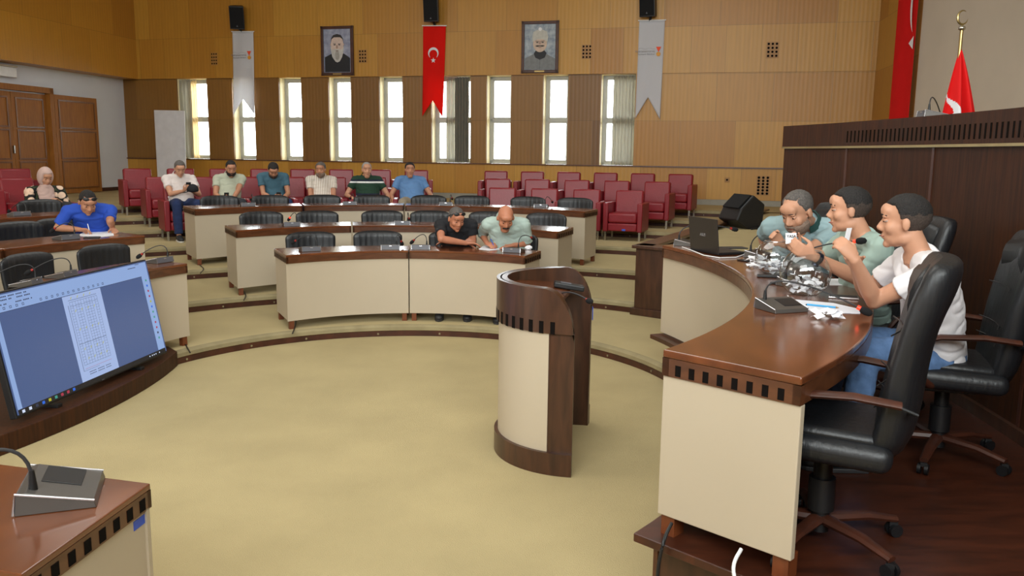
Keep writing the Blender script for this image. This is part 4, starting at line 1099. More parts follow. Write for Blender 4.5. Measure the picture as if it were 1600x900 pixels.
t, c, g, w_ = banner('red banner with white crescent and star between the two portraits', M['red_cloth_t'], (661, 41), (696.5, 41), (660, 182), (692, 184), (676, 157))
p = g((677.5, 83)); r1 = .125; q = MB(); P = []
NN = 40
for i in range(NN+1): a = R(-90-38)+R(-284)*i/NN; P.append((p.x+r1*math.cos(a), -.02, p.z+r1*math.sin(a)))
in_ = []
for i in range(NN+1): a = R(-90-52)+R(-256)*i/NN; in_.append((p.x+.098*math.cos(a), -.02, p.z-.028+.098*math.sin(a)))
q.add(P+in_, [(i, i+1, NN+2+i, NN+1+i) for i in range(NN)]); o = q.build('crescent', M['white_cloth'], t); s_ = o.modifiers.new('t', 'SOLIDIFY'); s_.thickness = .003
p = g((677.5, 94.5)); P = [(p.x+(.062 if i % 2 == 0 else .025)*math.sin(i*PI/5), -.02, p.z+(.062 if i % 2 == 0 else .025)*math.cos(i*PI/5)) for i in range(10)]
MB().extrude(P, (0, -.003, 0)).build('star', M['white_cloth'], t)

def speaker(u, v0, v1, label, yaw=0, tilt=14):
    t, c = wthing('wall_speaker', label, 'speaker', u, (v0+v1)/2, .28, 'black speakers above the banners')
    h = abs(onwall(u, v0, .28).z-onwall(u, v1, .28).z); rot = Matrix.Rotation(R(yaw), 3, 'Z') @ Matrix.Rotation(R(tilt), 3, 'X')
    q = MB(); q.extrude([(-.17, -.13, -h/2), (.17, -.13, -h/2), (.12, .15, -h/2), (-.12, .15, -h/2)], (0, 0, h)); q.v = [rot @ v for v in q.v]
    o = q.build('cabinet', M['black'], t, bevel=.012)
    q = MB(); q.box((0, -.135, 0), (.31, .012, h-.05)); q.v = [rot @ v for v in q.v]; q.build('grille', M['foam'], t, bevel=.006)
    q = MB(); q.extrude([(-.02, -.145, -h/2+.06), (.02, -.145, -h/2+.06), (0, -.145, -h/2+.1)], (0, -.002, 0)); q.v = [rot @ v for v in q.v]; q.build('logo', M['silver'], t)
    q = MB(); q.bar(rot @ Vector((0, .1, -h/2)), (0, .25, -h/2-.1), .05, .03); q.bar((0, .25, -h/2-.1), (0, .27, .0), .06, .03); q.build('bracket', M['black'], t)
speaker(371, 9, 45, 'black wall speaker tilted down above the left white banner', yaw=24)
speaker(675, -12, 34, 'black wall speaker above the red banner', yaw=4, tilt=8)
speaker(1014, -22, 26, 'black wall speaker above the right white banner', yaw=-14, tilt=8)

def portrait(label, u0, v0, u1, v1, bg1, bg2, kind):
    t, c = wthing('portrait', label, 'picture', (u0+u1)/2, (v0+v1)/2, .095)
    W_ = onwall(u1, (v0+v1)/2, .095).x-onwall(u0, (v0+v1)/2, .095).x; H_ = onwall((u0+u1)/2, v0, .095).z-onwall((u0+u1)/2, v1, .095).z
    q = MB(); bw = .065
    for s_ in (-1, 1): q.box((s_*(W_/2-bw/2), .0, 0), (bw, .06, H_)); q.box((0, 0, s_*(H_/2-bw/2)), (W_, .06, bw))
    q.build('frame', M['dark_trim'], t, bevel=.006)
    m, nt, b = newmat('painted_background'); no = N(nt, 'ShaderNodeTexNoise'); no.inputs['Scale'].default_value = 9; no.inputs['Detail'].default_value = 5
    tc = N(nt, 'ShaderNodeTexCoord'); nt.links.new(tc.outputs['Object'], no.inputs['Vector']); nt.links.new(ramp2(nt, no.outputs[0], bg1, bg2), b.inputs['Base Color']); b.inputs['Roughness'].default_value = .5
    cv = MB().box((0, .01, 0), (W_-.1, .02, H_-.1)).build('canvas', m, t)
    lay = [0]
    def flat(nm, rgb, P, par=cv):
        lay[0] += 1; y = -.0005-.0012*lay[0]
        MB().extrude([(x*W_/.66, y, z*H_/1.02) for x, z in P], (0, -.0008, 0)).build(nm, mat('paint_%s_%s' % (nm, kind), rgb, .6, var=.12, scale=14), par)
    el = lambda cx, cz_, rx, rz, a0=0, a1=360, n=28: [(cx+rx*math.cos(R(a0+(a1-a0)*i/n)), cz_+rz*math.sin(R(a0+(a1-a0)*i/n))) for i in range(n if a1-a0 == 360 else n+1)]
    if kind == 'beard':
        flat('robe', (26, 28, 34), [(-.26, -.44), (.26, -.44), (.26, -.15), (.14, -.06), (-.12, -.06), (-.26, -.13)])
        flat('ears', (176, 150, 138), el(0, .13, .148, .05)); flat('face', (206, 184, 172), el(0, .13, .13, .2)); flat('hair', (50, 46, 46), [(-.13, .15), (-.125, .25), (-.08, .325), (0, .35), (.08, .325), (.125, .25), (.13, .15), (.115, .24), (.06, .28), (-.06, .28), (-.115, .24)])
        flat('beard', (190, 188, 184), [(-.14, .1), (-.13, .02), (-.1, -.13), (-.04, -.22), (0, -.24), (.05, -.22), (.1, -.13), (.135, .02), (.14, .1), (.1, .02), (.05, .035), (-.05, .035), (-.1, .02)])
        flat('beard_shade', (160, 156, 150), el(0, -.09, .045, .1)); flat('mouth', (120, 90, 84), el(0, .0, .03, .008))
    else:
        flat('tunic', (120, 122, 122), [(-.27, -.44), (.27, -.44), (.27, -.23), (.12, -.14), (-.12, -.14), (-.27, -.22)])
        flat('tunic_seam', (92, 94, 94), [(-.004, -.44), (.004, -.44), (.004, -.2), (-.004, -.2)])
        flat('collar', (34, 34, 38), [(-.11, -.13), (-.08, -.21), (0, -.25), (.09, -.21), (.12, -.12), (.06, -.04), (-.06, -.04)])
        flat('face', (200, 176, 156), el(0, .07, .125, .17)); flat('cap', (186, 184, 174), [(-.135, .1), (-.14, .2), (-.12, .3), (0, .36), (.12, .3), (.145, .2), (.135, .1), (.06, .15), (-.06, .15)])
        flat('cap_plume', (226, 226, 226), el(0, .35, .03, .035)); flat('moustache', (40, 34, 32), [(-.09, .02), (-.05, .035), (0, .03), (.05, .035), (.09, .02), (.05, .005), (0, .012), (-.05, .005)]); flat('mouth', (140, 96, 84), el(0, -.01, .03, .007))
    for s_ in (-1, 1):
        flat('eye', (50, 44, 44), el(s_*.048, .125 if kind == 'beard' else .09, .024, .01)); flat('eyebrow', (60, 54, 52), [(s_*.02, .15 if kind == 'beard' else .118), (s_*.08, .155 if kind == 'beard' else .122), (s_*.08, .147 if kind == 'beard' else .113), (s_*.02, .142 if kind == 'beard' else .108)])
    flat('nose', (178, 146, 130), [(-.012, .12), (.012, .12), (.022, .05), (-.022, .05)])
    MB().box((0, -.033, -H_/2+.03), (.22, .006, .03)).build('name_plate', M['brass'], t)
portrait('framed painted portrait of a man with long grey beard', 502, 41, 552, 118, (120, 126, 150), (166, 170, 190), 'beard')
portrait('framed painted portrait of a man with moustache and pale cap', 815, 33, 872.5, 114, (110, 124, 140), (178, 186, 190), 'cap')

def curtain(u0, u1, off, mt_, label, folds, z1=3.58, z0=1.66, gather=None):
    a = onwall(u0, 190, off).x; b_ = onwall(u1, 190, off).x
    t = thing('curtain', label, 'curtain', WP+WD*a-WN*off, WA); n = folds*10; vs = []; fs = []; nz = 16
    for j in range(nz+1):
        z = lerp(z1, z0, j/nz); g = 1 if gather is None else lerp(1, gather, (j/nz)**1.2)
        for i in range(n+1):
            s = i/n; vs.append(((b_-a)*s*g, .03*math.sin(s*folds*2*PI)+.008*math.sin(j+s*9), z))
    for j in range(nz):
        for i in range(n): k_ = j*(n+1)+i; fs.append((k_, k_+1, k_+n+2, k_+n+1))
    o = MB().add(vs, fs).build('curtain_cloth', mt_, t, smooth=2)
    MB().cyl(((b_-a)/2, 0, z1), .012, abs(b_-a), 10, (1, 0, 0)).build('rail', M['alu'], t)
curtain(279.5, 301, -.12, M['curtain_grey'], 'grey curtain beside the leftmost window', 4)
curtain(297, 310, -.19, M['curtain_beige'], 'pale sunlit curtain at the leftmost window', 3)
curtain(697, 714, -.2, M['curtain_grey'], 'thin pale curtain at the window behind the red banner', 3)
curtain(711, 733, -.12, M['curtain_dark'], 'grey curtain beside the window right of the red banner', 5)
curtain(957, 990, -.15, M['curtain_grey'], 'light grey curtain at the rightmost window', 6)

# flip chart board wrapped in plastic film
pl_ = onY(244, 264, 19.8); pr_ = onY(290, 264, 19.6); tl_ = onY(240.5, 172, 19.8); tr_ = onY(288, 173, 19.6)
bt = thing('whiteboard', 'tall white board wrapped in clear plastic leaning by the wall', 'board', (pl_.x, pl_.y, TZ)); B0 = Vector((pl_.x, pl_.y, TZ))
tl_ = tl_-B0; tr_ = tr_-B0; zl = Vector((tl_.x*0+.02, 0, .35)); zr = Vector((pr_.x-pl_.x, pr_.y-pl_.y, .35))
dn = Vector((.1, -.02, 0))
q = MB(); q.extrude([tl_, tr_, zr, zl], (.0, .035, 0)); q.build('panel', M['white_metal'], bt, bevel=.004)
q = MB(); q.extrude([tl_+Vector((-.01, -.03, .02)), tr_+Vector((.01, -.03, .02)), zr+Vector((.01, -.03, 0)), zl+Vector((-.01, -.03, 0))], (0, .004, 0)); q.build('plastic_film', M['film'], bt)
for p in (zl, zr): MB().bar(p+Vector((0, .02, .02)), Vector((p.x, p.y+.15, 0)), .03, .03).build('leg', M['alu'], bt)

# stage monitor wedge
pm = onz(1152, 356, TZ)
t = thing('stage_monitor', 'black wedge loudspeaker lying on the carpeted stage', 'speaker', pm, R(-72))
q = MB(); q.extrude([(-.24, -.19, .13), (-.24, .02, .0), (-.24, .25, .0), (-.24, .28, .36), (-.24, .08, .5), (-.24, -.12, .30)], (.5, 0, 0))
q.build('cabinet', M['black'], t, bevel=.02)
q = MB(); q.extrude([(-.2, -.132, .3), (-.2, .06, .49), (-.2, .045, .5), (-.2, -.147, .312)], (.42, 0, 0)); q.build('grille', M['foam'], t)
MB().tube([(.26, .2, .05), (.33, .16, .02), (.3, .08, .012), (.36, .0, .012)], .012, 8).build('cable', M['black'], t, smooth=True)

# ================================================================ PEOPLE
def remeshed(mb, vox, smooth_it=4, noise_amp=0, noise_sc=9, seed=0):
    me = bpy.data.meshes.new('tmp'); me.from_pydata([tuple(v) for v in mb.v], [], mb.f)
    bm = bmesh.new(); bm.from_mesh(me); bmesh.ops.recalc_face_normals(bm, faces=bm.faces); bm.to_mesh(me); bm.free()
    o = bpy.data.objects.new('tmp', me); COL.objects.link(o)
    r = o.modifiers.new('r', 'REMESH'); r.mode = 'VOXEL'; r.voxel_size = vox
    s = o.modifiers.new('s', 'SMOOTH'); s.factor = .5; s.iterations = smooth_it
    dg = bpy.context.evaluated_depsgraph_get(); ev = o.evaluated_get(dg)
    out = bpy.data.meshes.new_from_object(ev)
    bpy.data.objects.remove(o); bpy.data.meshes.remove(me)
    if noise_amp:
        off = Vector((seed*3.7, seed*1.3, 0))
        ns = [v.normal.copy() for v in out.vertices]
        for v, n in zip(out.vertices, ns):
            p = v.co
            a1 = noise.noise(Vector((p.x*noise_sc, p.y*noise_sc, p.z*noise_sc*.5))+off); a2 = noise.noise(Vector((p.x*noise_sc*.6+p.z*9, p.y*noise_sc*.8, p.z*noise_sc*1.1-p.x*6))+off)
            f = .7*a1-1.6*max(0, .28-abs(a2))*1.9+.3
            v.co = p + n*(f*noise_amp)
    for p in out.polygons: p.use_smooth = True
    return out
def mobj(name, me, mt_, parent):
    me.name = name; me.materials.clear(); me.materials.append(mt_)
    o = bpy.data.objects.new(name, me); COL.objects.link(o); o.parent = parent; return o
def ik(S, W_, a, b_, hint):
    d = W_-S; L = d.length
    if L > (a+b_)*.995: W_ = S+d*((a+b_)*.995/L); d = W_-S; L = d.length
    dn = d.normalized(); x = (a*a-b_*b_+L*L)/(2*L); h = math.sqrt(max(0, a*a-x*x))
    hn = hint-dn*hint.dot(dn); hn.normalize(); return S+dn*x+hn*h, W_
def frame(yaw, pitch, roll=0): # head axes: x right, y forward, z up; pitch>0 looks down
    return (Matrix.Rotation(R(yaw), 3, 'Z') @ Matrix.Rotation(R(-pitch), 3, 'X') @ Matrix.Rotation(R(roll), 3, 'Y'))
def hand(q, W_, d, nrm, thumb, curl=.35, sc=1.0, tcurl=.4, spread=.05, pinch=False):
    """palm and five jointed fingers; d = along the hand, nrm = out of the palm, thumb = +1/-1 along d x nrm"""
    d = d.normalized(); nrm = (nrm-d*nrm.dot(d)).normalized(); lat = d.cross(nrm)*thumb
    q.loft([W_-d*.02, W_+d*.01, W_+d*.05*sc, W_+d*.085*sc], [(.026*sc, .019*sc), (.029*sc, .018*sc), (.04*sc, .015*sc), (.039*sc, .012*sc)], lat, 12)
    lens = [.072, .08, .074, .058]
    for i in range(4):
        o = lat*(.029-.0195*i)*sc; base = W_+d*(.082-(.008 if i == 3 else 0))*sc+o
        dirn = (d+lat*spread*(1.5-i)).normalized(); c_ = curl if not (pinch and i == 0) else curl*1.1
        P = [base-dirn*.02]; ang = 0; p = base; rr = [.0095*sc]
        P.append(p); rr.append(.0095*sc)
        for k, f_ in enumerate((.45, .3, .25)):
            ang += c_*(.8 if k == 0 else 1.0)
            v = dirn*math.cos(ang)+nrm*math.sin(ang)
            p = p+v*lens[i]*f_*sc; P.append(p); rr.append((.0092, .0085, .0068)[k]*sc)
        q.loft(P, rr, lat, 8); q.ell(P[-1], (.0068*sc,)*3, nu=8, nv=6)
    b0 = W_+d*.02*sc+lat*.022*sc; t1 = (d*.62+lat*.62+nrm*.3).normalized(); p1 = b0+t1*.045*sc
    t2 = (d*math.cos(tcurl)+nrm*math.sin(tcurl)+lat*.1).normalized(); p2 = p1+t2*.034*sc; p3 = p2+(t2+nrm*.25-lat*.15).normalized()*.024*sc
    q.loft([b0-t1*.01, b0+t1*.015, p1, p2, p3], [.014*sc, .0135*sc, .011*sc, .01*sc, .0078*sc], nrm, 8); q.ell(p3, (.0078*sc,)*3, nu=8, nv=6)
    return W_+d*.1*sc+nrm*.03*sc
def sstep(a, b_, x): t = max(0, min(1, (x-a)/(b_-a))); return t*t*(3-2*t)
def person(label, floor, hip, face, head, hy=0, hp=0, hr=0, hands=None, sk='skin', shirt=None, sleeve=.55, trous=None, hair='short', hm='hair', beard=None,
           fat=1.0, vox=.0095, collar=None, knees=None, feet=None, group=None, sh_extra=0, shoulders=.19, hsc=1.0, neckf=1.0, elbows=None, brow=True, polo=True, standshoe=True, wr=.0035, skirt=False, twist=0, shdrop=0, na=18):
    """hip / head / hands in hall coordinates; face = compass direction the seat faces (degrees, +Y = 0)"""
    rz = R(face); root = thing('person', label, 'person', (hip[0], hip[1], floor), rz, group)
    inv = Matrix.Rotation(-rz, 4, 'Z') @ Matrix.Translation((-hip[0], -hip[1], -floor))
    L = lambda p: inv @ Vector(p)
    H_ = L((hip[0], hip[1], hip[2])); HD = L(head); fr = frame(hy, hp, hr)   # head yaw relative to the body
    hc = hsc*1.04
    h2w = lambda p: HD + fr @ (Vector(p)*hc)
    nb = HD + fr @ Vector((0, -.03*hc, -.02*hc)) + Vector((0, -.15*math.sin(R(na)), -.13*math.cos(R(na))))*hc   # base of neck
    tw = Matrix.Rotation(R(twist), 3, 'Z')
    mid_ = lerp(H_, nb, .48)+Vector((0, -.035, 0)); chest = lerp(H_, nb, .75)+Vector((0, -.02, 0))
    xs_ = tw @ Vector((1, 0, 0))
    shc = nb+(H_-nb).normalized()*.068+Vector((0, 0, -shdrop))
    SH = {s: shc+xs_*(s*shoulders*(1+.15*(fat-1))) for s in (-1, 1)}
    # ---- torso
    sp_ = [H_+Vector((0, 0, -.1)), H_+Vector((0, 0, .0)), lerp(H_, mid_, .5)+Vector((0, .01*fat, 0)), mid_+Vector((0, .025*(fat-.6), 0)), chest, shc+Vector((0, 0, -.015)), shc+Vector((0, 0, .035)), nb+Vector((0, 0, -.005)), nb+Vector((0, 0, .02))]
    srd = [(.165*fat, .12*fat), (.172*fat, .128*fat), (.162*fat, .125*fat), (.158*fat, .122*fat), (.172*(.4+.6*fat), .116*(.5+.5*fat)), (.175, .098), (.135, .078), (.075*neckf, .068*neckf), (.058*neckf, .058*neckf)]
    q = MB()
    def torso(q, e=0.0, top=9, bot=0):
        q.loft(sp_[bot:top], [(a+e, b_+e) for a, b_ in srd[bot:top]], xs_, 22)
        for s in (-1, 1):
            q.loft([shc+xs_*(s*.06)+Vector((0, 0, .015)), lerp(shc, SH[s], .75)+Vector((0, 0, .012)), SH[s]+xs_*(s*.02)], [.066+e, .064+e, .052+e], (0, 0, 1), 14)
            q.ell(SH[s], (.062+e, .06+e, .062+e), nu=14, nv=10)
    torso(q)
    # neck
    q.loft([nb+Vector((0, 0, -.05)), nb, HD+fr @ Vector((0, -.03, -.06))*hc, HD+fr @ Vector((0, -.02, -.0))*hc], [.064*neckf, .055*neckf, .052*neckf, .048], xs_, 16)
    # head
    E = lambda c, r: q.ell(HD+fr @ (Vector(c)*hc), [x*hc for x in r], fr)
    E((0, -.014, .034), (.074, .094, .082)); E((0, .02, -.022), (.0625, .068, .08)); E((0, .03, -.072), (.05*(.8+.2*fat), .05, .042)); E((0, .066, -.1), (.023, .019, .018))
    for s in (-1, 1):
        E((s*.04, .052, -.026), (.024, .026, .028)); E((s*.078, -.008, -.008), (.009, .02, .031)); E((s*.012, .09, -.033), (.010, .012, .009)); E((s*.036, .0, -.072), (.022, .04, .028))
        E((s*.03, .076, .024), (.022, .014, .008))
    E((0, .066, .05), (.055, .03, .035))
    q.loft([HD+fr @ Vector(p)*hc for p in ((0, .074, .022), (0, .088, -.002), (0, .103, -.026), (0, .094, -.038))], [.008*hc, .010*hc, .0125*hc, .008*hc], fr @ Vector((1, 0, 0)), 10)
    E((0, .078, -.058), (.024, .016, .006)); E((0, .078, -.069), (.02, .015, .007))
    if fat > 1.12: E((0, .035, -.11), (.045, .04, .03))
    # ---- arms
    arms = {}
    hands = hands or {}
    for s in (-1, 1):
        hd = hands.get(s, dict(at=None))
        a_, b_ = .295, .255
        if hd.get('at') is None: W_ = H_+Vector((s*.1, .33, .06)); hdir = Vector((-s*.5, .8, -.1)); hn = Vector((0, 0, -1))
        else: W_ = L(hd['at']); hdir = None; hn = Vector(hd.get('n', (0, 0, -1)))
        if hd.get('elbow') is not None:
            el = L(hd['elbow']); ua = (el-SH[s]); el = SH[s]+ua.normalized()*min(ua.length, .34); fa = W_-el
            W_ = el+fa.normalized()*min(fa.length, .30)
        else:
            el, W_ = ik(SH[s], W_, a_, b_, Vector(hd.get('hint', (s*.7, -.25, -1))))
        fd = (W_-el).normalized()
        dirh = Vector(hd['d']) if 'd' in hd else (hdir if hdir is not None else fd)
        if 'dw' in hd: dirh = inv.to_3x3() @ Vector(hd['dw'])
        if 'nw' in hd: hn = inv.to_3x3() @ Vector(hd['nw'])
        q.loft([SH[s]+Vector((0, 0, .0)), lerp(SH[s], el, .3), lerp(SH[s], el, .7), el], [.055*(.6+.4*fat), .05*(.6+.4*fat), .043*(.7+.3*fat), .038], xs_, 12)
        q.ell(el, (.04, .04, .04), nu=12, nv=8)
        q.loft([el, lerp(el, W_, .25), lerp(el, W_, .7), W_], [.038, .042, .032, .0255], xs_, 12)
        # thumb side: right hand (s=+1 is the body's right) palm down thumb points to the left
        hold = hand(q, W_, dirh, hn, s, hd.get('curl', .35), hd.get('sc', 1.0), hd.get('tc', .4), pinch=hd.get('pinch', False))
        arms[s] = (el, W_, hold, dirh.normalized(), hn)
    # ---- legs
    kn = {}; 
    for s in (-1, 1):
        k_ = L(knees[s]) if knees else Vector((s*.15*(.6+.4*fat), .43, H_.z+.02)); f_ = L(feet[s]) if feet else Vector((s*.15, k_.y+.02, .085))
        hj = H_+Vector((s*.09, 0, -.02)); kn[s] = (hj, k_, f_)
        q.loft([hj, lerp(hj, k_, .5), k_], [.085*fat, .075*(.5+.5*fat), .054], (1, 0, 0), 12); q.ell(k_, (.055,)*3, nu=12, nv=8)
        q.loft([k_, lerp(k_, f_, .35), f_], [.053, .055, .036], (1, 0, 0), 12)
    body = mobj('body', remeshed(q, vox, 5), M[sk], root)
    # ---- shirt
    if shirt:
        q = MB(); e = .009
        q.loft([H_+Vector((0, .0, -.075))]+sp_[1:8], [(srd[0][0]*1.03+e+.006, srd[0][1]*1.03+e+.006)]+[(a+e, b_+e) for a, b_ in srd[1:8]], xs_, 24)
        for s in (-1, 1):
            q.loft([shc+xs_*(s*.06)+Vector((0, 0, .012)), lerp(shc, SH[s], .75)+Vector((0, 0, .01)), SH[s]+xs_*(s*.02)], [.066+e, .064+e, .054+e], (0, 0, 1), 14)
            q.ell(SH[s], (.064+e, .062+e, .064+e), nu=14, nv=10)
            el = arms[s][0]; sl = sleeve; 
            P = [SH[s], lerp(SH[s], el, .35), lerp(SH[s], el, min(sl, 1))]; rr = [.060*(.6+.4*fat)+.007, .054*(.6+.4*fat)+.008, .050*(.6+.4*fat)+.011]
            if sl > 1: P.append(lerp(el, arms[s][1], sl-1)); rr = [.066+e, .06+e, .052+e, .046+e]
            q.loft(P, rr, xs_, 16)
        me = remeshed(q, vox, 3, wr*2.0, 9, random.random()*9)
        mobj('shirt', me, M[shirt], root)
        if collar:
            q = MB(); n = 18
            cz_ = nb+Vector((0, .0, .004)); P = []
            for i in range(n+1):
                a = R(-245)+R(310)*i/n; rr_ = .072*neckf
                P.append(cz_+xs_*(rr_*math.cos(a))+Vector((0, 1, 0))*(rr_*.95*math.sin(a)+.004)+Vector((0, 0, .012-.03*max(0, math.sin(a)))))
            vs = []; fs = []
            for p in P:
                o_ = (p-cz_); o_.z = 0; o_.normalize()
                vs += [p+Vector((0, 0, .016)), p+o_*.022+Vector((0, 0, -.02)), p+o_*.026+Vector((0, 0, -.022)), p+o_*.006+Vector((0, 0, .02))]
            for i in range(n):
                for j in range(4): fs.append((4*i+j, 4*i+4+j, 4*i+4+(j+1) % 4, 4*i+(j+1) % 4))
            fs += [(0, 1, 2, 3), tuple(4*n+k for k in (3, 2, 1, 0))]
            up_ = Vector((0, 0, 1)); nd_ = (HD+fr @ Vector((0, -.03, -.05))*hc-nb).normalized(); dir_ = (up_*.45+nd_*.55).normalized()
            rq = up_.rotation_difference(dir_).to_matrix(); vs = [cz_+dir_*.012+rq @ (Vector(v)-cz_) for v in vs]
            MB().add(vs, fs).build('collar', M[collar], root, smooth=True)
    # ---- trousers and shoes
    if trous:
        q = MB(); e = .014
        q.loft([H_+Vector((0, -.01, -.105)), H_+Vector((0, 0, -.03)), H_+Vector((0, 0, .06))], [(.168*fat, .128*fat), (.182*fat, .135*fat), (.168*fat+.008, .12*fat+.008)], xs_, 20)
        for s in (-1, 1):
            hj, k_, f_ = kn[s]
            q.loft([hj, lerp(hj, k_, .5), k_], [.092*fat+e, .08*(.5+.5*fat)+e, .06+e], (1, 0, 0), 14); q.ell(k_, (.07,)*3, nu=12, nv=8)
            q.loft([k_, lerp(k_, f_, .4), lerp(k_, f_, .93)], [.058+e, .058+e, .05+e], (1, 0, 0), 14)
        mobj('trousers', remeshed(q, max(vox, .009), 3, .004, 12, 5), M[trous], root)
        for s in (-1, 1):
            f_ = kn[s][2]
            q = MB(); z0_ = .012
            q.loft([(f_.x, f_.y-.07, .045), (f_.x, f_.y-.04, .06), (f_.x, f_.y+.05, .06), (f_.x, f_.y+.13, .045), (f_.x, f_.y+.19, .035), (f_.x, f_.y+.215, .03)], [(.03, .032), (.038, .05), (.042, .045), (.048, .035), (.042, .026), (.02, .018)], (1, 0, 0), 14)
            for v in q.v: v.z = max(v.z, z0_)
            sh_ = q.build('shoe', M['shoe'], root, smooth=2)
            q = MB(); q.prism([(f_.x+a*.047, f_.y+b_) for a, b_ in ((-.7, -.09), (.7, -.09), (.85, .0), (1.05, .12), (.7, .2), (0, .23), (-.7, .2), (-1.05, .12), (-.85, .0))], 0, .022)
            q.build('sole', M['sole'] if shirt == 's_pinkwhite' else M['black2'], sh_, bevel=.004)
    # ---- hair, beard and face parts
    def shell(name, mt_, c, r, mask, sub=44, par=body, rough=.0):
        c = Vector(c)
        def fn(p, d):
            w_ = mask(c+p, d); k_ = lerp(.80, 1.0, w_)
            if rough: k_ += rough*w_*(noise.noise(d*7)+.8*noise.noise(d*22))
            return p*k_
        q = MB(); q.ell((0, 0, 0), r, None, sub, int(sub*.7), fn)
        for v in q.v: v[:] = HD+fr @ ((v+c)*hc)
        return q.build(name, mt_, par, smooth=2)
    hl = {'short': (.088, .0), 'full': (.082, .0), 'receding': (.1, .02), 'buzz': (.092, .01), 'ring': (.5, .1), 'bald': None, 'scarf': None}[hair]
    if hl:
        fz, rec = hl; thick = {'full': .009, 'short': .006, 'receding': .005, 'buzz': .003, 'ring': .005}[hair]
        def mask(p, d):
            top = sstep(fz-.012, fz+.006, p.z + (.0 if p.y < .03 else -.0)) * (1-sstep(.078-rec*2, .098-rec*2, p.y)*0)
            if hair in ('receding', 'ring'): top *= sstep(.062, .035, p.y)
            back = sstep(-.004, -.016, p.y)*sstep(-.075, -.055, p.z-(p.y+.05)*.35)
            side = sstep(.03+(p.z-.03)*.35, .016+(p.z-.03)*.35, p.y)*sstep(.0, .018, p.z)*sstep(.04, .055, abs(p.x))
            if hair == 'ring': top = 0; back *= sstep(.075, .06, p.z); side *= sstep(.07, .055, p.z)
            return max(top, back, side)
        mask0 = mask
        def mask(p, d): return mask0(Vector(p)+Vector((0, noise.noise(p*55)*.006, noise.noise(p*48+Vector((3, 1, 2)))*.006)), d)
        ho = shell('hair', M[hm], (0, -.014, .034), (.074+thick, .094+thick, .082+thick), mask, 64, rough=.022)
        if hm == 'hair' and hair in ('full', 'short'):          # cropped sides are a shade lighter
            ho.data.materials.append(M['hair_side']); fi = fr.transposed()
            for pl__ in ho.data.polygons:
                l_ = fi @ (pl__.center-HD)/hc
                if l_.z < .032+.012*noise.noise(l_*60)+.1*max(0, l_.y): pl__.material_index = 1
    if hair == 'receding2': pass
    if beard and beard[0] == 'full':
        bt_ = {'full': .008, 'stubble': .0016}[beard[0]]
        bmt = M[beard[1]] if beard[0] == 'full' else M['stubble']
        def bmask(p, d):
            jaw = sstep(-.042, -.054, p.z+(.06-abs(p.x))*.16-(p.y < .04)*.0)*sstep(-.012, .004, p.y)
            mouth = sstep(.024, .018, abs(p.x))*sstep(-.072, -.067, p.z)*sstep(-.05, -.055, p.z)*sstep(.05, .06, p.y)
            return jaw*(1-mouth)
        shell('beard', bmt, (0, .024, -.055), (.066+bt_, .062+bt_, .068+bt_), bmask, 48, rough=.01)
        if beard[0] == 'full' or len(beard) > 2:
            q = MB(); q.loft([HD+fr @ Vector(p)*hc for p in ((-.03, .076, -.062), (-.018, .09, -.051), (0, .096, -.048), (.018, .09, -.051), (.03, .076, -.062))], [(.005*hc, .005*hc), (.007*hc, .006*hc), (.006*hc, .006*hc), (.007*hc, .006*hc), (.005*hc, .005*hc)], (0, 0, 1), 8); q.build('moustache', M[beard[1]], body, smooth=2)
    if brow:
        for s in (-1, 1):
            bm_ = M['hair'] if hm == 'hair' else M['beard_short']
            MB().loft([HD+fr @ Vector(p)*hc for p in ((s*.013, .0875, .031), (s*.03, .0885, .035), (s*.05, .07, .029))], [(.003*hc, .0045*hc), (.0035*hc, .005*hc), (.002*hc, .003*hc)], (0, 0, 1), 8).build('eyebrow', bm_, body, smooth=2)
            ec = HD+fr @ Vector((s*.031, .0735, .006))*hc
            ec = ec-fr @ Vector((0, .002, 0))*hc; e_ = MB().ell(ec, (.0125*hc, .012*hc, .006*hc), fr).build('eye', M['eye'], body, smooth=2)
            MB().ell(ec+fr @ Vector((0, .0105, -.001))*hc, (.0062*hc, .003*hc, .0052*hc), fr).build('iris', M['iris'], e_, smooth=2)
            MB().ell(ec+fr @ Vector((0, .001, .004))*hc, (.0145*hc, .0135*hc, .006*hc), fr @ Matrix.Rotation(R(-12 if hp < 15 else -40), 3, 'X')).build('eyelid', M[sk], e_, smooth=2)
        q = MB(); q.loft([HD+fr @ Vector(p)*hc for p in ((-.021, .079, -.0635), (0, .0935, -.0625), (.021, .079, -.0635))], [(.002*hc, .003*hc), (.0035*hc, .006*hc), (.002*hc, .003*hc)], (0, 0, 1), 8); q.build('mouth', M['lip'], body, smooth=2)
    root['_s'] = 1; del root['_s']
    w = Matrix.Translation((hip[0], hip[1], floor)) @ Matrix.Rotation(rz, 4, 'Z')
    return root, arms, w, h2w, body, nb

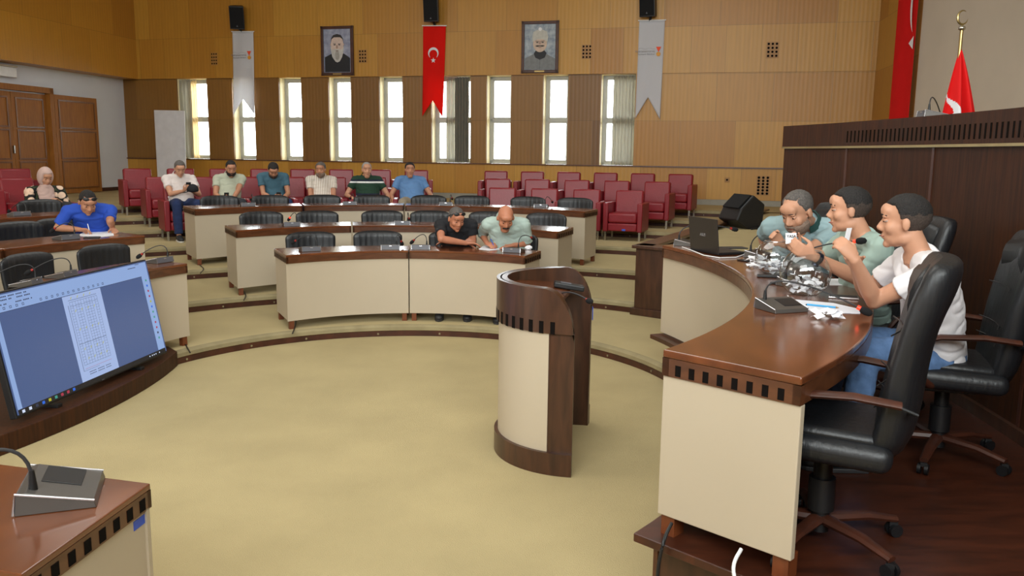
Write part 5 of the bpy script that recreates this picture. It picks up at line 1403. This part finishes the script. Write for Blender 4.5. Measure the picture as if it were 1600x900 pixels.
M['s_white'] = mat('white_cotton', (226, 222, 224), .9, var=.03); M['s_pinkwhite'] = mat('off_white_polo_fabric', (214, 204, 200), .9, var=.05, scale=30)
M['s_green'] = mat('pale_green_cotton', (176, 180, 160), .9, var=.04); M['s_teal'] = mat('teal_cotton', (62, 96, 112), .9, var=.06)
M['s_stripe'] = stripes('striped_shirt_cloth', (222, 214, 204), (168, 148, 130), 11, 'X', .62, .8)
M['s_dkgreen'] = stripes('dark_green_knit', (26, 52, 40), (34, 62, 48), 30, 'Z', .4, .6)
M['s_blue'] = mat('denim_blue_cotton', (92, 130, 176), .9, var=.06); M['s_royal'] = mat('royal_blue_cotton', (34, 74, 176), .85, var=.08)
M['s_black'] = mat('black_cotton', (20, 21, 26), .85, var=.1); M['s_mint'] = mat('mint_grey_linen', (168, 186, 178), .9, var=.05, scale=30)
M['s_sea'] = mat('sea_green_polo', (142, 166, 170), .9, var=.04); M['s_sea2'] = mat('sea_green_tee', (158, 180, 170), .9, var=.05)
M['c_green'] = mat('dark_green_collar', (30, 64, 60), .9); M['scarf'] = mat('dusty_pink_scarf', (196, 168, 160), .9, var=.05)
m, nt, b_ = newmat('black_floral_fabric'); tc = N(nt, 'ShaderNodeTexCoord'); vo = N(nt, 'ShaderNodeTexVoronoi'); vo.inputs['Scale'].default_value = 9
nt.links.new(tc.outputs['Object'], vo.inputs['Vector']); r = N(nt, 'ShaderNodeValToRGB'); el_ = r.color_ramp.elements
el_[0].position = 0; el_[0].color = (*s2l((190, 120, 80)), 1); el_[1].position = .12; el_[1].color = (*s2l((232, 200, 176)), 1)
for p_, c_ in ((.42, (226, 196, 170)), (.5, (20, 22, 24)), (.62, (18, 20, 22)), (.7, (70, 84, 50)), (.74, (20, 22, 24))): e_ = r.color_ramp.elements.new(p_); e_.color = (*s2l(c_), 1)
nt.links.new(vo.outputs['Distance'], r.inputs[0]); nt.links.new(r.outputs[0], b_.inputs['Base Color']); b_.inputs['Roughness'].default_value = .9; M['floral'] = m

def sunglasses(h2w, root, z=.085, y=.055):
    q = MB()
    for s in (-1, 1):
        q.loft([h2w((s*.012, y+.018, z)), h2w((s*.035, y+.016, z+.004)), h2w((s*.06, y, z))], [(.012, .004), (.02, .005), (.014, .004)], (0, 0, 1), 10)
        q.tube([h2w((s*.062, y, z)), h2w((s*.086, y-.04, z-.03)), h2w((s*.088, -.03, z-.07))], .003, 6)
    q.tube([h2w((-.015, y+.02, z)), h2w((.015, y+.02, z))], .003, 6)
    return q
def phone(label, root_w, arms, s, rotz=0, dz=.02):
    h = root_w @ arms[s][2]
    t = thing('smartphone', label, 'phone', h, rotz)
    q = MB(); q.box((0, 0, 0), (.072, .009, .148)); q.v = [Matrix.Rotation(R(-38), 3, 'X') @ v for v in q.v]; q.build('case', M['black'], t, bevel=.003)
    q = MB(); q.box((0, .0051, 0), (.066, .001, .14)); q.v = [Matrix.Rotation(R(-38), 3, 'X') @ v for v in q.v]; q.build('screen', M['black2'], t)
    return t
# --- the six men in the front row of armchairs
Z4 = 4*STEP
heads = [(281, 263.5), (361, 263), (427, 266), (501, 265), (573, 265), (640.5, 265)]
def rowman(i, label, dY=0, hyaw=0, hpitch=10, **k):
    a = FRONTA[i]; hp_ = ring(8.36, a, Z4+.55); face = math.degrees(a)+90
    hd = onring(heads[i][0], heads[i][1], 8.3+k.pop('hr_', 0))
    fwd = Vector((-math.cos(a), -math.sin(a), 0)); rt_ = fwd.cross(Vector((0, 0, 1)))
    hs = k.pop('hh', None) or {-1: (-.05, .27, .33), 1: (.05, .27, .33)}
    hands = {}
    for s, v in hs.items():
        p = Vector((hp_.x, hp_.y, Z4))+rt_*v[0]+fwd*v[1]+Vector((0, 0, v[2]+.35)); hands[s] = dict(at=p)
        hands[s].update(k.pop('hk%d' % s, {}))
    return person(label, Z4, hp_, face, hd, hyaw, hpitch, hands=hands, vox=.011, na=k.pop('na', 44), **k)
both = dict(curl=.55, d=(-.4, .7, .35), n=(.3, -.3, .9))
r_, ar, w_, h_, bd, nb = rowman(0, 'man in white polo shirt looking at his phone, dark cap hanging from his hand', hpitch=28, sk='skin_pale', shirt='s_pinkwhite', trous='navy', hair='short', hm='hair_grey', collar='s_pinkwhite', fat=1.12, beard=('stubble', 'beard_short'),
    hh={-1: (-.12, .30, .40), 1: (.02, .30, .42)}, **{'hk-1': dict(curl=.6, d=(.6, .6, .4), n=(.4, -.3, .8)), 'hk1': dict(curl=.6, d=(-.5, .6, .5), n=(-.3, -.5, .8))})
phone('dark phone in the hands of the man with the white polo shirt', w_, ar, 1, r_.rotation_euler.z)
h = w_ @ (ar[-1][1]+Vector((.0, .07, -.03))); h = onY(301, 296, h.y)
t = thing('cap', 'dark cap hanging from the hand of the man in the white polo', 'cap', h)
q = MB(); q.ell((0, 0, 0), (.09, .08, .085), None, 20, 12, lambda p, d: Vector((p.x, p.y, p.z)) if p.z > -.03 else Vector((p.x, p.y, -.03+(p.z+.03)*.2))); q.build('crown', M['s_black'], t, smooth=2)
MB().loft([(-.06, -.03, -.03), (-.1, -.06, -.045), (-.13, -.08, -.05)], [(.07, .006), (.065, .006), (.04, .004)], (0, 1, 0), 12).build('visor', M['black'], t, smooth=2)
r_, ar, w_, h_, bd, nb = rowman(1, 'bearded man in pale green polo shirt holding a phone low', hpitch=22, sk='skin', shirt='s_green', trous='darktrouser', hair='short', hm='hair', collar='s_green', fat=1.18, beard=('full', 'hair'), hh={-1: (-.02, .33, .27), 1: (.14, .33, .27)}, **{'hk-1': dict(curl=.5), 'hk1': dict(curl=.55, d=(-.5, .6, .3), n=(-.2, -.4, .8))})
phone('dark phone held low by the bearded man in pale green', w_, ar, 1, r_.rotation_euler.z)
r_, ar, w_, h_, bd, nb = rowman(2, 'man in teal tee shirt bent over his phone', hpitch=42, sk='skin', shirt='s_teal', trous='navy', hair='full', hm='hair', fat=1.0, beard=('full', 'beard_short'), hr_=-.12, na=66, hh={-1: (-.06, .32, .27), 1: (.06, .32, .27)}, **{'hk-1': dict(curl=.6, d=(.5, .6, .3), n=(.3, -.4, .8)), 'hk1': dict(curl=.6, d=(-.5, .6, .3), n=(-.3, -.4, .8))})
phone('dark phone of the man in the teal tee shirt', w_, ar, 1, r_.rotation_euler.z)
rowman(3, 'man in striped off white shirt with folded hands looking right', hyaw=-18, hpitch=8, sk='skin', shirt='s_stripe', trous='darktrouser', hair='full', hm='hair_grey', collar='s_stripe', fat=1.08, beard=('full', 'beard_grey'), hh={-1: (-.02, .27, .26), 1: (.05, .27, .27)})
r_, ar, w_, h_, bd, nb = rowman(4, 'grey haired man in dark green polo with white stripes', hyaw=8, hpitch=6, sk='skin_pale', shirt='s_dkgreen', trous='darktrouser', hair='receding', hm='hair_white', collar='s_dkgreen', fat=1.2, hh={-1: (-.33, .22, .27), 1: (.3, .2, .3)})
shirt_ = [c for c in r_.children if c.name.startswith('shirt')][0]
m, nt, b_ = newmat('dark_green_striped_knit'); tc = N(nt, 'ShaderNodeTexCoord'); sp2 = N(nt, 'ShaderNodeSeparateXYZ'); nt.links.new(tc.outputs['Object'], sp2.inputs[0])
rr2 = N(nt, 'ShaderNodeValToRGB'); rr2.color_ramp.interpolation = 'CONSTANT'; es = rr2.color_ramp.elements; es[0].position = 0; es[0].color = (*s2l((26, 56, 40)), 1); es[1].position = .62; es[1].color = (*s2l((222, 222, 220)), 1)
for p_, c_ in ((.66, (24, 32, 52)), (.70, (26, 56, 40)), (.875, (222, 222, 220)), (.9, (24, 32, 52)), (.93, (26, 56, 40))): e_ = es.new(p_); e_.color = (*s2l(c_), 1)
nt.links.new(sp2.outputs['Z'], rr2.inputs[0]); nt.links.new(rr2.outputs[0], b_.inputs['Base Color']); b_.inputs['Roughness'].default_value = .9; shirt_.data.materials[0] = m
rowman(5, 'smiling dark haired man in blue tee shirt at the end of the row', hyaw=6, hpitch=2, sk='skin', shirt='s_blue', trous='trouser', hair='full', hm='hair', fat=1.25, beard=('stubble', 'beard_short'), hh={-1: (-.33, .24, .24), 1: (.33, .24, .24)})

# --- woman with a headscarf
a = af; hp_ = ring(8.36, a, Z4+.55); hd = onring(71, 277, 8.22); fwd = Vector((-math.cos(a), -math.sin(a), 0)); rt_ = fwd.cross(Vector((0, 0, 1)))
r_, ar, w_, h_, bd, nb = person('woman with dusty pink headscarf and black floral jacket looking down', Z4, hp_, math.degrees(a)+90, hd, 8, 24, hands={-1: dict(at=hp_+rt_*-.06+fwd*.3+Vector((0, 0, .1)), curl=.5), 1: dict(at=hp_+rt_*.12+fwd*.33+Vector((0, 0, .08)), curl=.5)},
    sk='skin_pale', shirt='floral', sleeve=1.72, trous='darktrouser', hair='scarf', fat=1.2, vox=.011)
q = MB()
def smask(p, d): return 1-sstep(.045, .075, p.y)*sstep(.09, .076, p.z)*sstep(-.14, -.125, p.z)*sstep(.08, .068, abs(p.x))
c_ = Vector((0, -.012, .005)); 
def fn(p, d): return p*lerp(.74, 1.0, smask(c_+p, d))
q.ell((0, 0, 0), (.098, .118, .14), None, 60, 42, fn)
for v in q.v: v[:] = h_(v+c_)
q.build('headscarf', M['scarf'], bd, smooth=2)
q = MB(); q.loft([h_((0, .02, -.1)), lerp(h_((0, .03, -.12)), nb, .5)+Vector((0, .03, 0)), nb+Vector((0, .05, -.03)), nb+Vector((0, .11, -.13)), nb+Vector((0, .145, -.25)), nb+Vector((0, .15, -.34))], [(.07, .075), (.085, .08), (.115, .085), (.11, .05), (.085, .03), (.05, .012)], (1, 0, 0), 22)
mobj('scarf_drape', remeshed(q, .01, 3, .008, 9, 2), M['scarf'], r_)

# --- man in the blue shirt on the left wing
zT2 = T2
hd = onY(137, 316, 8.75); hipb = Vector((-4.62, 9.2, 2*STEP+.52))
fb_ang = math.degrees(ringang(hipb))+90
wR = onz(150, 358, zT2+.035); wL = onz(177, 359, zT2+.03)
dvec = Vector((.55, -.8, 0)).normalized()
pp = Vector((hipb.x, hipb.y, 0))
r_, ar, w_, h_, bd, nb = person('man in royal blue shirt with sunglasses on his head writing', 2*STEP, (-4.62, 9.3, 2*STEP+.52), -160, hd, 20, 34, na=66, hands={1: dict(at=onz(142, 360, zT2+.05), elbow=onz(90, 356, zT2+.06), dw=(.9, .05, -.1), nw=(.1, -.5, -.7), curl=.75), -1: dict(at=onz(176, 357, zT2+.045), elbow=onY(172, 345, 8.9), dw=(.45, -.6, -.15), nw=(0, 0, -1), curl=.12)},
    sk='skin', shirt='s_royal', sleeve=.8, trous='navy', hair='buzz', hm='hair', fat=1.08, vox=.008, beard=('stubble', 'beard_short'), shoulders=.2)
def loose(q, name, label, cat, mt_, o=(0, 0, 0)): 
    ob = q.build(name, mt_, None); tag(ob, label, cat); return ob
q = sunglasses(h_, r_); o = q.build('sunglasses', M['black'], None, smooth=True); o.matrix_world = w_; tag(o, 'dark sunglasses pushed up on the head of the man in blue', 'sunglasses')
def pen(p, d, label, mt_, L_=.13):
    d = d.normalized(); t = thing('pen', label, 'pen', p)
    MB().loft([-d*L_*.45, d*L_*.55], [.0042, .0042], d.orthogonal(), 8).build('barrel', mt_, t, smooth=True); MB().loft([-d*L_*.45, -d*L_*.5], [.0042, .0008], d.orthogonal(), 8).build('tip', M['ink'], t); return t
M['penblue'] = mat('blue_pen', (40, 80, 190), .4)
hp2 = w_ @ ar[1][2]; pen(Vector((hp2.x, hp2.y, hp2.z+.03)), Vector((-.35, .3, 1)), 'white pen in the hand of the man in royal blue', M['white_metal'])
def sheet(corners, z, label, name='paper_sheet', mt_='paper', th=.0015, cat='paper', group=None):
    P = [onz(u, v, z) for u, v in corners]; c = sum(P, Vector())/len(P); q = MB(); q.prism([(p.x-c.x, p.y-c.y) for p in P], 0, th)
    o = q.build(name, M[mt_], None); o.location = (c.x, c.y, z+.0006); tag(o, label, cat, group); return o
sheet([(122, 368), (131, 364), (176, 362), (178, 368), (150, 371)], zT2, 'white sheets the man in royal blue writes on', th=.006)
def box_thing(name, label, cat, u, v, z, d, rz, mt_, bev=.003, top=None):
    p = onz(u, v, z); t = thing(name, label, cat, (p.x, p.y, z+.0008), rz)
    MB().box((0, 0, d[2]/2), d).build('case', M[mt_], t, bevel=bev)
    if top: MB().box((0, 0, d[2]+.0006), (d[0]*.92, d[1]*.92, .0012)).build('screen', M[top], t)
    return t
box_thing('smartphone', 'black phone beside the papers of the man in royal blue', 'phone', 144, 372, zT2, (.15, .075, .012), .3, 'black', top='black2')

# --- two men at the front centre desk
Z1 = STEP
hdB = onY(713, 342, 8.95); hdW = onY(790, 341, 8.75)
r_, ar, w_, h_, bd, nb = person('man in black tee shirt leaning on the desk and looking at the paper', Z1, (-.62, 9.36, Z1+.52), 180, hdB, 28, 24, 0, na=82,
    hands={1: dict(at=onz(741, 382, T1+.04), elbow=onz(690, 385, T1+.05), dw=(1, .1, -.05), nw=(0, -.3, -1), curl=.35), -1: dict(at=onz(702, 377, T1+.055), elbow=onz(739, 376.5, T1+.06), dw=(-1, .05, -.1), nw=(0, -.2, -1), curl=.3)},
    sk='skin_red', shirt='s_black', sleeve=.62, trous='darktrouser', hair='buzz', hm='hair_grey', fat=1.08, vox=.008, beard=('stubble', 'beard_grey'), shoulders=.168)
q = sunglasses(h_, r_); o = q.build('sunglasses', M['black'], None, smooth=True); o.matrix_world = w_; tag(o, 'sunglasses on the head of the man in the black tee', 'sunglasses')
MB().lathe([(.03, -.006), (.033, 0), (.03, .006)], (0, 0, 0), 16).build('wrist_band', M['black'], None)
wb_ = bpy.data.objects['wrist_band']; wp = w_ @ lerp(ar[-1][0], ar[-1][1], .85); dvv = (w_.to_3x3() @ (ar[-1][1]-ar[-1][0])).normalized()
wb_.parent = r_; wb_.matrix_world = Matrix.Translation(wp) @ dvv.to_track_quat('Z', 'Y').to_matrix().to_4x4()
wb_.parent = None; mw = wb_.matrix_world.copy(); wb_.parent = r_; wb_.matrix_parent_inverse = w_.inverted(); wb_.matrix_basis = mw
r_, ar, w_, h_, bd, nb = person('bald man with moustache in pale green checked shirt writing', Z1, (.0, 9.25, Z1+.52), 180, hdW, 10, 34, 0, na=88,
    hands={1: dict(at=onz(762, 382, T1+.045), elbow=onz(752, 378, T1+.06)+Vector((.0, .22, .06)), dw=(.6, -.75, -.1), nw=(.3, .2, -1), curl=.75, pinch=True), -1: dict(at=onz(802, 383.5, T1+.04), elbow=onz(824, 379, T1+.06), dw=(-.95, -.3, -.1), curl=.2)},
    sk='skin_red', shirt='s_mint', sleeve=.95, trous='trouser', hair='bald', hm='hair', fat=1.22, vox=.008, beard=None, collar='s_mint', shoulders=.185, hsc=1.05, shdrop=.02)
q = MB(); q.loft([h_(p) for p in ((-.032, .078, -.06), (-.018, .093, -.05), (0, .098, -.047), (.018, .093, -.05), (.032, .078, -.06))], [(.005, .005), (.008, .006), (.007, .006), (.008, .006), (.005, .005)], (0, 0, 1), 8); q.build('moustache', M['hair'], bd, smooth=2)
hp2 = w_ @ ar[1][2]; pen(Vector((hp2.x, hp2.y, hp2.z+.03)), Vector((-.45, .3, 1)), 'blue pen in the hand of the bald man', M['penblue'])
sheet([(748, 389.5), (756, 384), (783, 384.5), (785, 389.5), (765, 391.5)], T1, 'sheet of white paper the bald man writes on', th=.003)
p = onz(826, 387, T1+.02); o = MB().ell((0, 0, 0), (.04, .03, .025), None, 14, 9, lambda p, d: p*(1+.3*noise.noise(d*4))).build('crumpled_tissue', M['paper'], None); o.location = p; tag(o, 'crumpled white tissue beside the bald man', 'tissue')

# --- three men at the rostrum
def yaw_of(d): return math.degrees(math.atan2(-d.x, d.y))
# far: balding man reading a slip
hd = onY(1246, 331, 5.55)
r_, ar, w_, h_, bd, nb = person('balding man with short beard in sea green polo with dark collar looking down', PZ, (2.1, 6.15, PZ+.53), 146, hd, -22, 28, 0,
    hands={1: dict(at=onz(1195, 388, DT+.06), elbow=onz(1181, 383, DT+.05), dw=(.5, -.6, .1), curl=.5), -1: dict(at=onY(1222, 380, 5.35), elbow=onY(1262, 392, 5.5), dw=(-.6, -.2, .5), nw=(-.2, -.6, .2), curl=.7)},
    sk='skin_pale', shirt='s_sea', sleeve=.72, trous='darktrouser', hair='receding', hm='hair_grey', collar='c_green', fat=1.25, vox=.0075, beard=('full', 'beard_grey'), shoulders=.225, hsc=1.12, na=62)
# middle: mint tee, profile to the left, reading a slip in both hands
hd = onY(1326, 328, 4.62)
r_, ar, w_, h_, bd, nb = person('dark haired man in mint tee shirt speaking and holding a paper slip', PZ, (2.14, 5.05, PZ+.53), 92, hd, -19, 4, 0,
    hands={-1: dict(at=onY(1262, 396, 4.42), elbow=onY(1338, 434, 4.5), dw=(-.75, -.1, .35), nw=(.0, .8, .3), curl=.5), 1: dict(at=onY(1232, 392, 4.75), elbow=onY(1290, 402, 5.0), dw=(-.4, -.1, .45), nw=(.3, -.8, .2), curl=.55)},
    sk='skin_pale', shirt='s_sea2', sleeve=.78, trous='darktrouser', hair='full', hm='hair', fat=1.08, vox=.007, beard=('stubble', 'beard_short'), shoulders=.21, na=20)
ws = w_ @ lerp(ar[-1][0], ar[-1][1], .9); dvv = (w_.to_3x3() @ (ar[-1][1]-ar[-1][0])).normalized()
t = thing('wristwatch', 'dark blue wristwatch of the man in the mint tee', 'watch', ws); t.rotation_euler = dvv.to_track_quat('Z', 'Y').to_euler()
MB().lathe([(.029, -.011), (.034, -.011), (.034, .011), (.029, .011), (.029, -.011)], (0, 0, 0), 20).build('strap', M['watch'], t, smooth=True)
MB().cyl((0, -.038, 0), .02, .01, 20, (0, 1, 0)).build('dial', M['watch'], t, smooth=True)
def slip(p, w0, h0, yaw, tilt, label, group=None):
    t = thing('paper_slip', label, 'paper', p, R(yaw), group)
    q = MB(); q.box((0, 0, 0), (w0, .0012, h0)); q.v = [Matrix.Rotation(R(tilt), 3, 'X') @ v for v in q.v]; q.build('sheet', M['paper'], t)
    return t
s1 = slip(onY(1236, 372.5, 4.5), .062, .058, 8, -8, 'small printed paper slip held up between two hands')
text('YASA', .022, M['ink'], s1, (0, -.0035, .011), (PI/2-.14, 0, 0)); text('11317', .018, M['ink'], s1, (0, -.0015, -.014), (PI/2-.14, 0, 0))
# near: white tee, profile to the left, hands together at the chin
hd = onY(1412, 346, 3.9)
eN = onz(1366, 478, DT+.045); eF = onz(1352, 452, DT+.05)
r_, ar, w_, h_, bd, nb = person('dark haired man in white tee shirt and jeans with elbows on the desk', PZ, (2.1, 4.08, PZ+.54), 84, hd, -17, 3, 0,
    hands={-1: dict(at=onY(1334, 404, 3.74), elbow=onY(1366, 470, 3.85), dw=(-.35, .1, .45), nw=(-.2, .8, -.1), curl=.75, tc=.95, sc=.93), 1: dict(at=onY(1330, 402, 3.96), elbow=onY(1352, 455, 4.25), dw=(-.3, -.2, .5), nw=(-.2, -.8, -.1), curl=.75, tc=.95, sc=.93)},
    sk='skin_pale', shirt='s_white', sleeve=.6, trous='denim', hair='full', hm='hair', fat=1.02, vox=.0065, beard=('stubble', 'beard_short'), shoulders=.2,
    na=17, knees={-1: Vector((1.70, 3.95, PZ+.56)), 1: Vector((1.68, 4.25, PZ+.55))}, feet={-1: Vector((1.62, 3.85, PZ+.085)), 1: Vector((1.62, 4.25, PZ+.085))})
slip(onY(1325, 366, 3.9), .035, .06, 30, 10, 'white folded slip in the raised hands of the man in white')

# ================================================================ THINGS ON THE ROSTRUM DESK
def bowl(u, v, rad, label, nsl, seed):
    p = onz(u, v, DT); t = thing('glass_bowl', label, 'bowl', (p.x, p.y, DT+.001)); k_ = .93
    prof = []
    for i in range(24):
        th = R(150)-R(150-32)*i/23; prof.append((rad*math.sin(th), rad*math.cos(math.pi-th)*-1))
    prof = [(r_, z_) for r_, z_ in prof]; z0 = min(z for _, z in prof)
    prof = [(0, 0)]+[(r_, z_-z0) for r_, z_ in prof]
    MB().lathe(prof+[(prof[-1][0]+.006, prof[-1][1]+.004), (prof[-1][0]+.002, prof[-1][1]+.008)], (0, 0, 0), 48).build('glass_body', M['bowl_glass'], t, smooth=2)
    tp = prof[-1]; q = MB(); P = [(tp[0]*math.cos(a), tp[0]*math.sin(a), tp[1]+.004) for a in [2*PI*i/40 for i in range(41)]]; q.tube(P, .0022, 6); q.build('rim', M['silver_rim'], t, smooth=True)
    rng = random.Random(seed); 
    for i in range(nsl):
        rr_ = rad*.7*math.sqrt(rng.random()); a = rng.random()*2*PI; zz = .012+rad*.28*(rr_/rad)**2+rng.random()*rad*.42
        q = MB(); w0, h0 = .035+.02*rng.random(), .02+.015*rng.random()
        q.add([(-w0/2, -h0/2, 0), (0, -h0/2, .008), (w0/2, -h0/2, 0), (w0/2, h0/2, .002), (0, h0/2, .01), (-w0/2, h0/2, .001)], [(0, 1, 4, 5), (1, 2, 3, 4)])
        e_ = Matrix.Rotation(rng.random()*6, 3, 'Z') @ Matrix.Rotation(rng.uniform(-.7, .7), 3, 'X') @ Matrix.Rotation(rng.uniform(-.6, .6), 3, 'Y'); q.v = [e_ @ v for v in q.v]
        o = q.build('folded_slip', M['paper'], None); o.location = (p.x+rr_*math.cos(a), p.y+rr_*math.sin(a), DT+zz); sd_ = o.modifiers.new('t', 'SOLIDIFY'); sd_.thickness = .0008
        tag(o, 'folded white paper slip inside the %s glass bowl' % ('nearer' if seed == 2 else 'farther'), 'paper', 'folded slips in the %s glass bowl' % ('nearer' if seed == 2 else 'farther'))
    return t
bowl(1208, 427, .117, 'farther round glass bowl with folded paper slips', 55, 1)
bowl(1256, 460, .134, 'nearer round glass bowl with folded paper slips', 34, 2)
def pile(us, vs_, n, label, group, seed, zmax=.05):
    rng = random.Random(seed)
    for i in range(n):
        u, v = rng.uniform(*us), rng.uniform(*vs_); p = onz(u, v, DT+.008+rng.random()*zmax)
        q = MB(); w0, h0 = .05+.02*rng.random(), .03+.02*rng.random()
        q.add([(-w0/2, -h0/2, 0), (0, -h0/2, .012), (w0/2, -h0/2, 0), (w0/2, h0/2, .002), (0, h0/2, .014), (-w0/2, h0/2, .001)], [(0, 1, 4, 5), (1, 2, 3, 4)])
        e_ = Matrix.Rotation(rng.random()*6, 3, 'Z') @ Matrix.Rotation(rng.uniform(-.5, .5), 3, 'X'); q.v = [e_ @ v for v in q.v]
        o = q.build('folded_slip', M['paper'], None); o.location = p; sd_ = o.modifiers.new('t', 'SOLIDIFY'); sd_.thickness = .0008; tag(o, label, 'paper', group)
pile((1170, 1192), (402, 417), 16, 'crumpled white slip in the heap beside the farther bowl', 'heap of opened slips by the farther bowl', 5, .055)
pile((1274, 1318), (486, 496), 9, 'folded white slip lying on the printed sheet', 'slips on the printed sheet', 6, .02)
sheet([(1238, 468), (1302, 474), (1345, 484), (1344, 490.5), (1290, 489), (1238, 480)], DT, 'printed sheet of paper in front of the nearer bowl', mt_='paper_print')
sheet([(1296, 436), (1322, 436), (1326, 446), (1296, 446)], DT, 'blank white sheet between the two bowls and the man in mint')
pA_, pB_ = onz(1261, 476, DT+.006), onz(1311, 481, DT+.006)
t = thing('pen', 'light blue pen lying on the printed sheet', 'pen', pA_); M['pencyan'] = mat('light_blue_pen', (60, 160, 214), .4)
MB().loft([(0, 0, .001), (pB_-pA_)*.9+Vector((0, 0, .001))], [.0048, .0048], (0, 0, 1), 8).build('barrel', M['pencyan'], t, smooth=True); MB().loft([-(pB_-pA_)*.04, (0, 0, 0)], [.003, .0048], (0, 0, 1), 8).build('cap', M['ink'], t)
MB().loft([(pB_-pA_)*.9+Vector((0, 0, .001)), (pB_-pA_)], [.0048, .001], (0, 0, 1), 8).build('tip', M['vent'], t)
box_thing('smartphone', 'black phone between the two glass bowls', 'phone', 1203, 433, DT, (.15, .075, .01), R(-12), 'black', top='black2')
box_thing('smartphone', 'phone with bright edge beside the elbow of the man in white', 'phone', 1318, 466, DT, (.15, .08, .01), R(-20), 'silver_rim', top='black2')
t = box_thing('key_fob', 'small dark key fob left of the nearer bowl', 'key', 1212, 444, DT, (.06, .03, .012), R(-30), 'black')
box_thing('smartphone', 'thin black phone beside the heap of slips', 'phone', 1163, 408, DT, (.1, .05, .008), R(-60), 'black')
# laptop: lid towards the pit
a = onz(1078.4, 388.5, DT+.012); b2 = onz(1122.4, 397, DT+.012); ex2 = (b2-a).normalized(); W2 = (b2-a).length
t = thing('laptop', 'open dark laptop on the far end of the rostrum desk, lid towards the pit', 'laptop', (a.x, a.y, DT))
nz_ = Vector((-ex2.y, ex2.x, 0)); 
if nz_.x < 0: nz_ = -nz_
q = MB(); q.extrude([(0, 0, .003), ex2*W2+Vector((0, 0, .003)), ex2*W2+nz_*.25+Vector((0, 0, .003)), nz_*.25+Vector((0, 0, .003))], (0, 0, .018)); q.build('keyboard_base', M['black'], t, bevel=.003)
tl2 = onY(1072.6, 337.5, a.y-.02); hgt = (tl2.z-DT)
lean = -nz_*.03
q = MB(); q.extrude([(0, 0, .016), ex2*W2+Vector((0, 0, .016)), ex2*W2+lean+Vector((0, 0, hgt)), lean+Vector((0, 0, hgt))], nz_*.01); lid = q.build('lid', M['lid'] if 'lid' in M else M['black2'], t, bevel=.003)
M['lid'] = mat('dark_brown_lid', (44, 38, 34), .35); lid.data.materials[0] = M['lid']
yw = math.atan2(ex2.y, ex2.x)
text('ASUS', .032, M['silver_rim'], t, ex2*W2*.5+lean*.5-nz_*.004+Vector((0, 0, hgt*.52)), (PI/2, 0, yw), name='brand_lettering')
q = MB(); q.extrude([ex2*.01+nz_*.0106+Vector((0, 0, .03)), ex2*(W2-.01)+nz_*.0106+Vector((0, 0, .03)), ex2*(W2-.01)+nz_*.0106+lean+Vector((0, 0, hgt-.01)), ex2*.01+nz_*.0106+lean+Vector((0, 0, hgt-.01))], nz_*.0008); q.build('screen', emit('laptop_screen', (150, 160, 180), .6), t)
P = [onz(u, v, DT+.006) for u, v in ((1066, 386), (1080, 391), (1100, 399), (1125, 403), (1150, 402), (1162, 398), (1166, 394))]
c = P[0].copy(); o = MB().tube([p-c for p in P], .0045, 8).build('white_cable', M['white_metal'], None, smooth=True); o.location = c; tag(o, 'white cable curling round the laptop', 'cable')
c = onz(1150, 386, DT+.01); box_thing('notebook', 'thin dark folder beyond the laptop', 'folder', 1146, 388, DT, (.2, .12, .008), R(10), 'black2')
# water bottle on the first armchair
p = ring(8.2, FRONTA[0]+R(1.55), Z4+.456)
t = thing('water_bottle', 'small clear water bottle on the armchair of the man in white polo', 'bottle', p)
MB().lathe([(0, 0), (.03, 0), (.032, .02), (.03, .08), (.032, .14), (.026, .17), (.012, .19), (.012, .21), (0, .21)], (0, 0, 0), 20).build('bottle_body', M['bowl_glass'], t, smooth=True)
MB().cyl((0, 0, .215), .014, .014, 14).build('bottle_cap', M['white_metal'], t)
# cables on the floor
def cable(pts, label, mt_='black', r=.006):
    c = pts[0].copy(); o = MB().tube([p-c for p in pts], r, 8).build('cable', M[mt_], None, smooth=True); o.location = c; tag(o, label, 'cable'); return o
def crv(P, n=8):
    out = []
    for i in range(len(P)-1):
        p0, p1, p2, p3 = P[max(i-1, 0)], P[i], P[i+1], P[min(i+2, len(P)-1)]
        for k in range(n):
            t = k/n; out.append(.5*((2*p1)+(p2-p0)*t+(2*p0-5*p1+4*p2-p3)*t*t+(3*p1-p0-3*p2+p3)*t**3))
    return out+[P[-1]]
g = lambda l, z: crv([onz(u, v, z) for u, v in l])
cable(g([(462, 500), (461, 510), (457, 521)], STEP+.008), 'black cable hanging down at the left leg of the front desk')
cable(g([(378, 452), (384, 461), (381, 469)], 2*STEP+.008), 'black cable by the left leg of the second row desk')
cable(g([(312, 414), (318, 420), (313, 427)], 3*STEP+.008), 'black cable by the left leg of the third row desk')
cable(g([(288, 530), (291, 540), (297, 551)], STEP+.008), 'black cable at the leg of the left wing desk beside the screen')
e_ = n0; base3 = Vector((e_.x, e_.y, 0))+Vector((nd.x, nd.y, 0))*.14-Vector((nn.x, nn.y, 0))*.035
cable(crv([base3+Vector((.04, .06, PZ+.07)), base3+Vector((0, 0, PZ+.02)), base3+Vector((-.02, -.01, PZ-.12)), base3+Vector((-.01, -.01, .02))]), 'black cable hanging over the near end of the rostrum platform', r=.007)
b4 = base3+Vector((nd.x, nd.y, 0))*.30
cable(crv([b4+Vector((.04, .06, PZ+.07)), b4+Vector((0, 0, PZ+.01)), b4+Vector((.05, -.06, PZ-.15)), b4+Vector((.08, -.07, .02))]), 'pale cable hanging below the near panel of the rostrum desk', 'white_metal', .007)
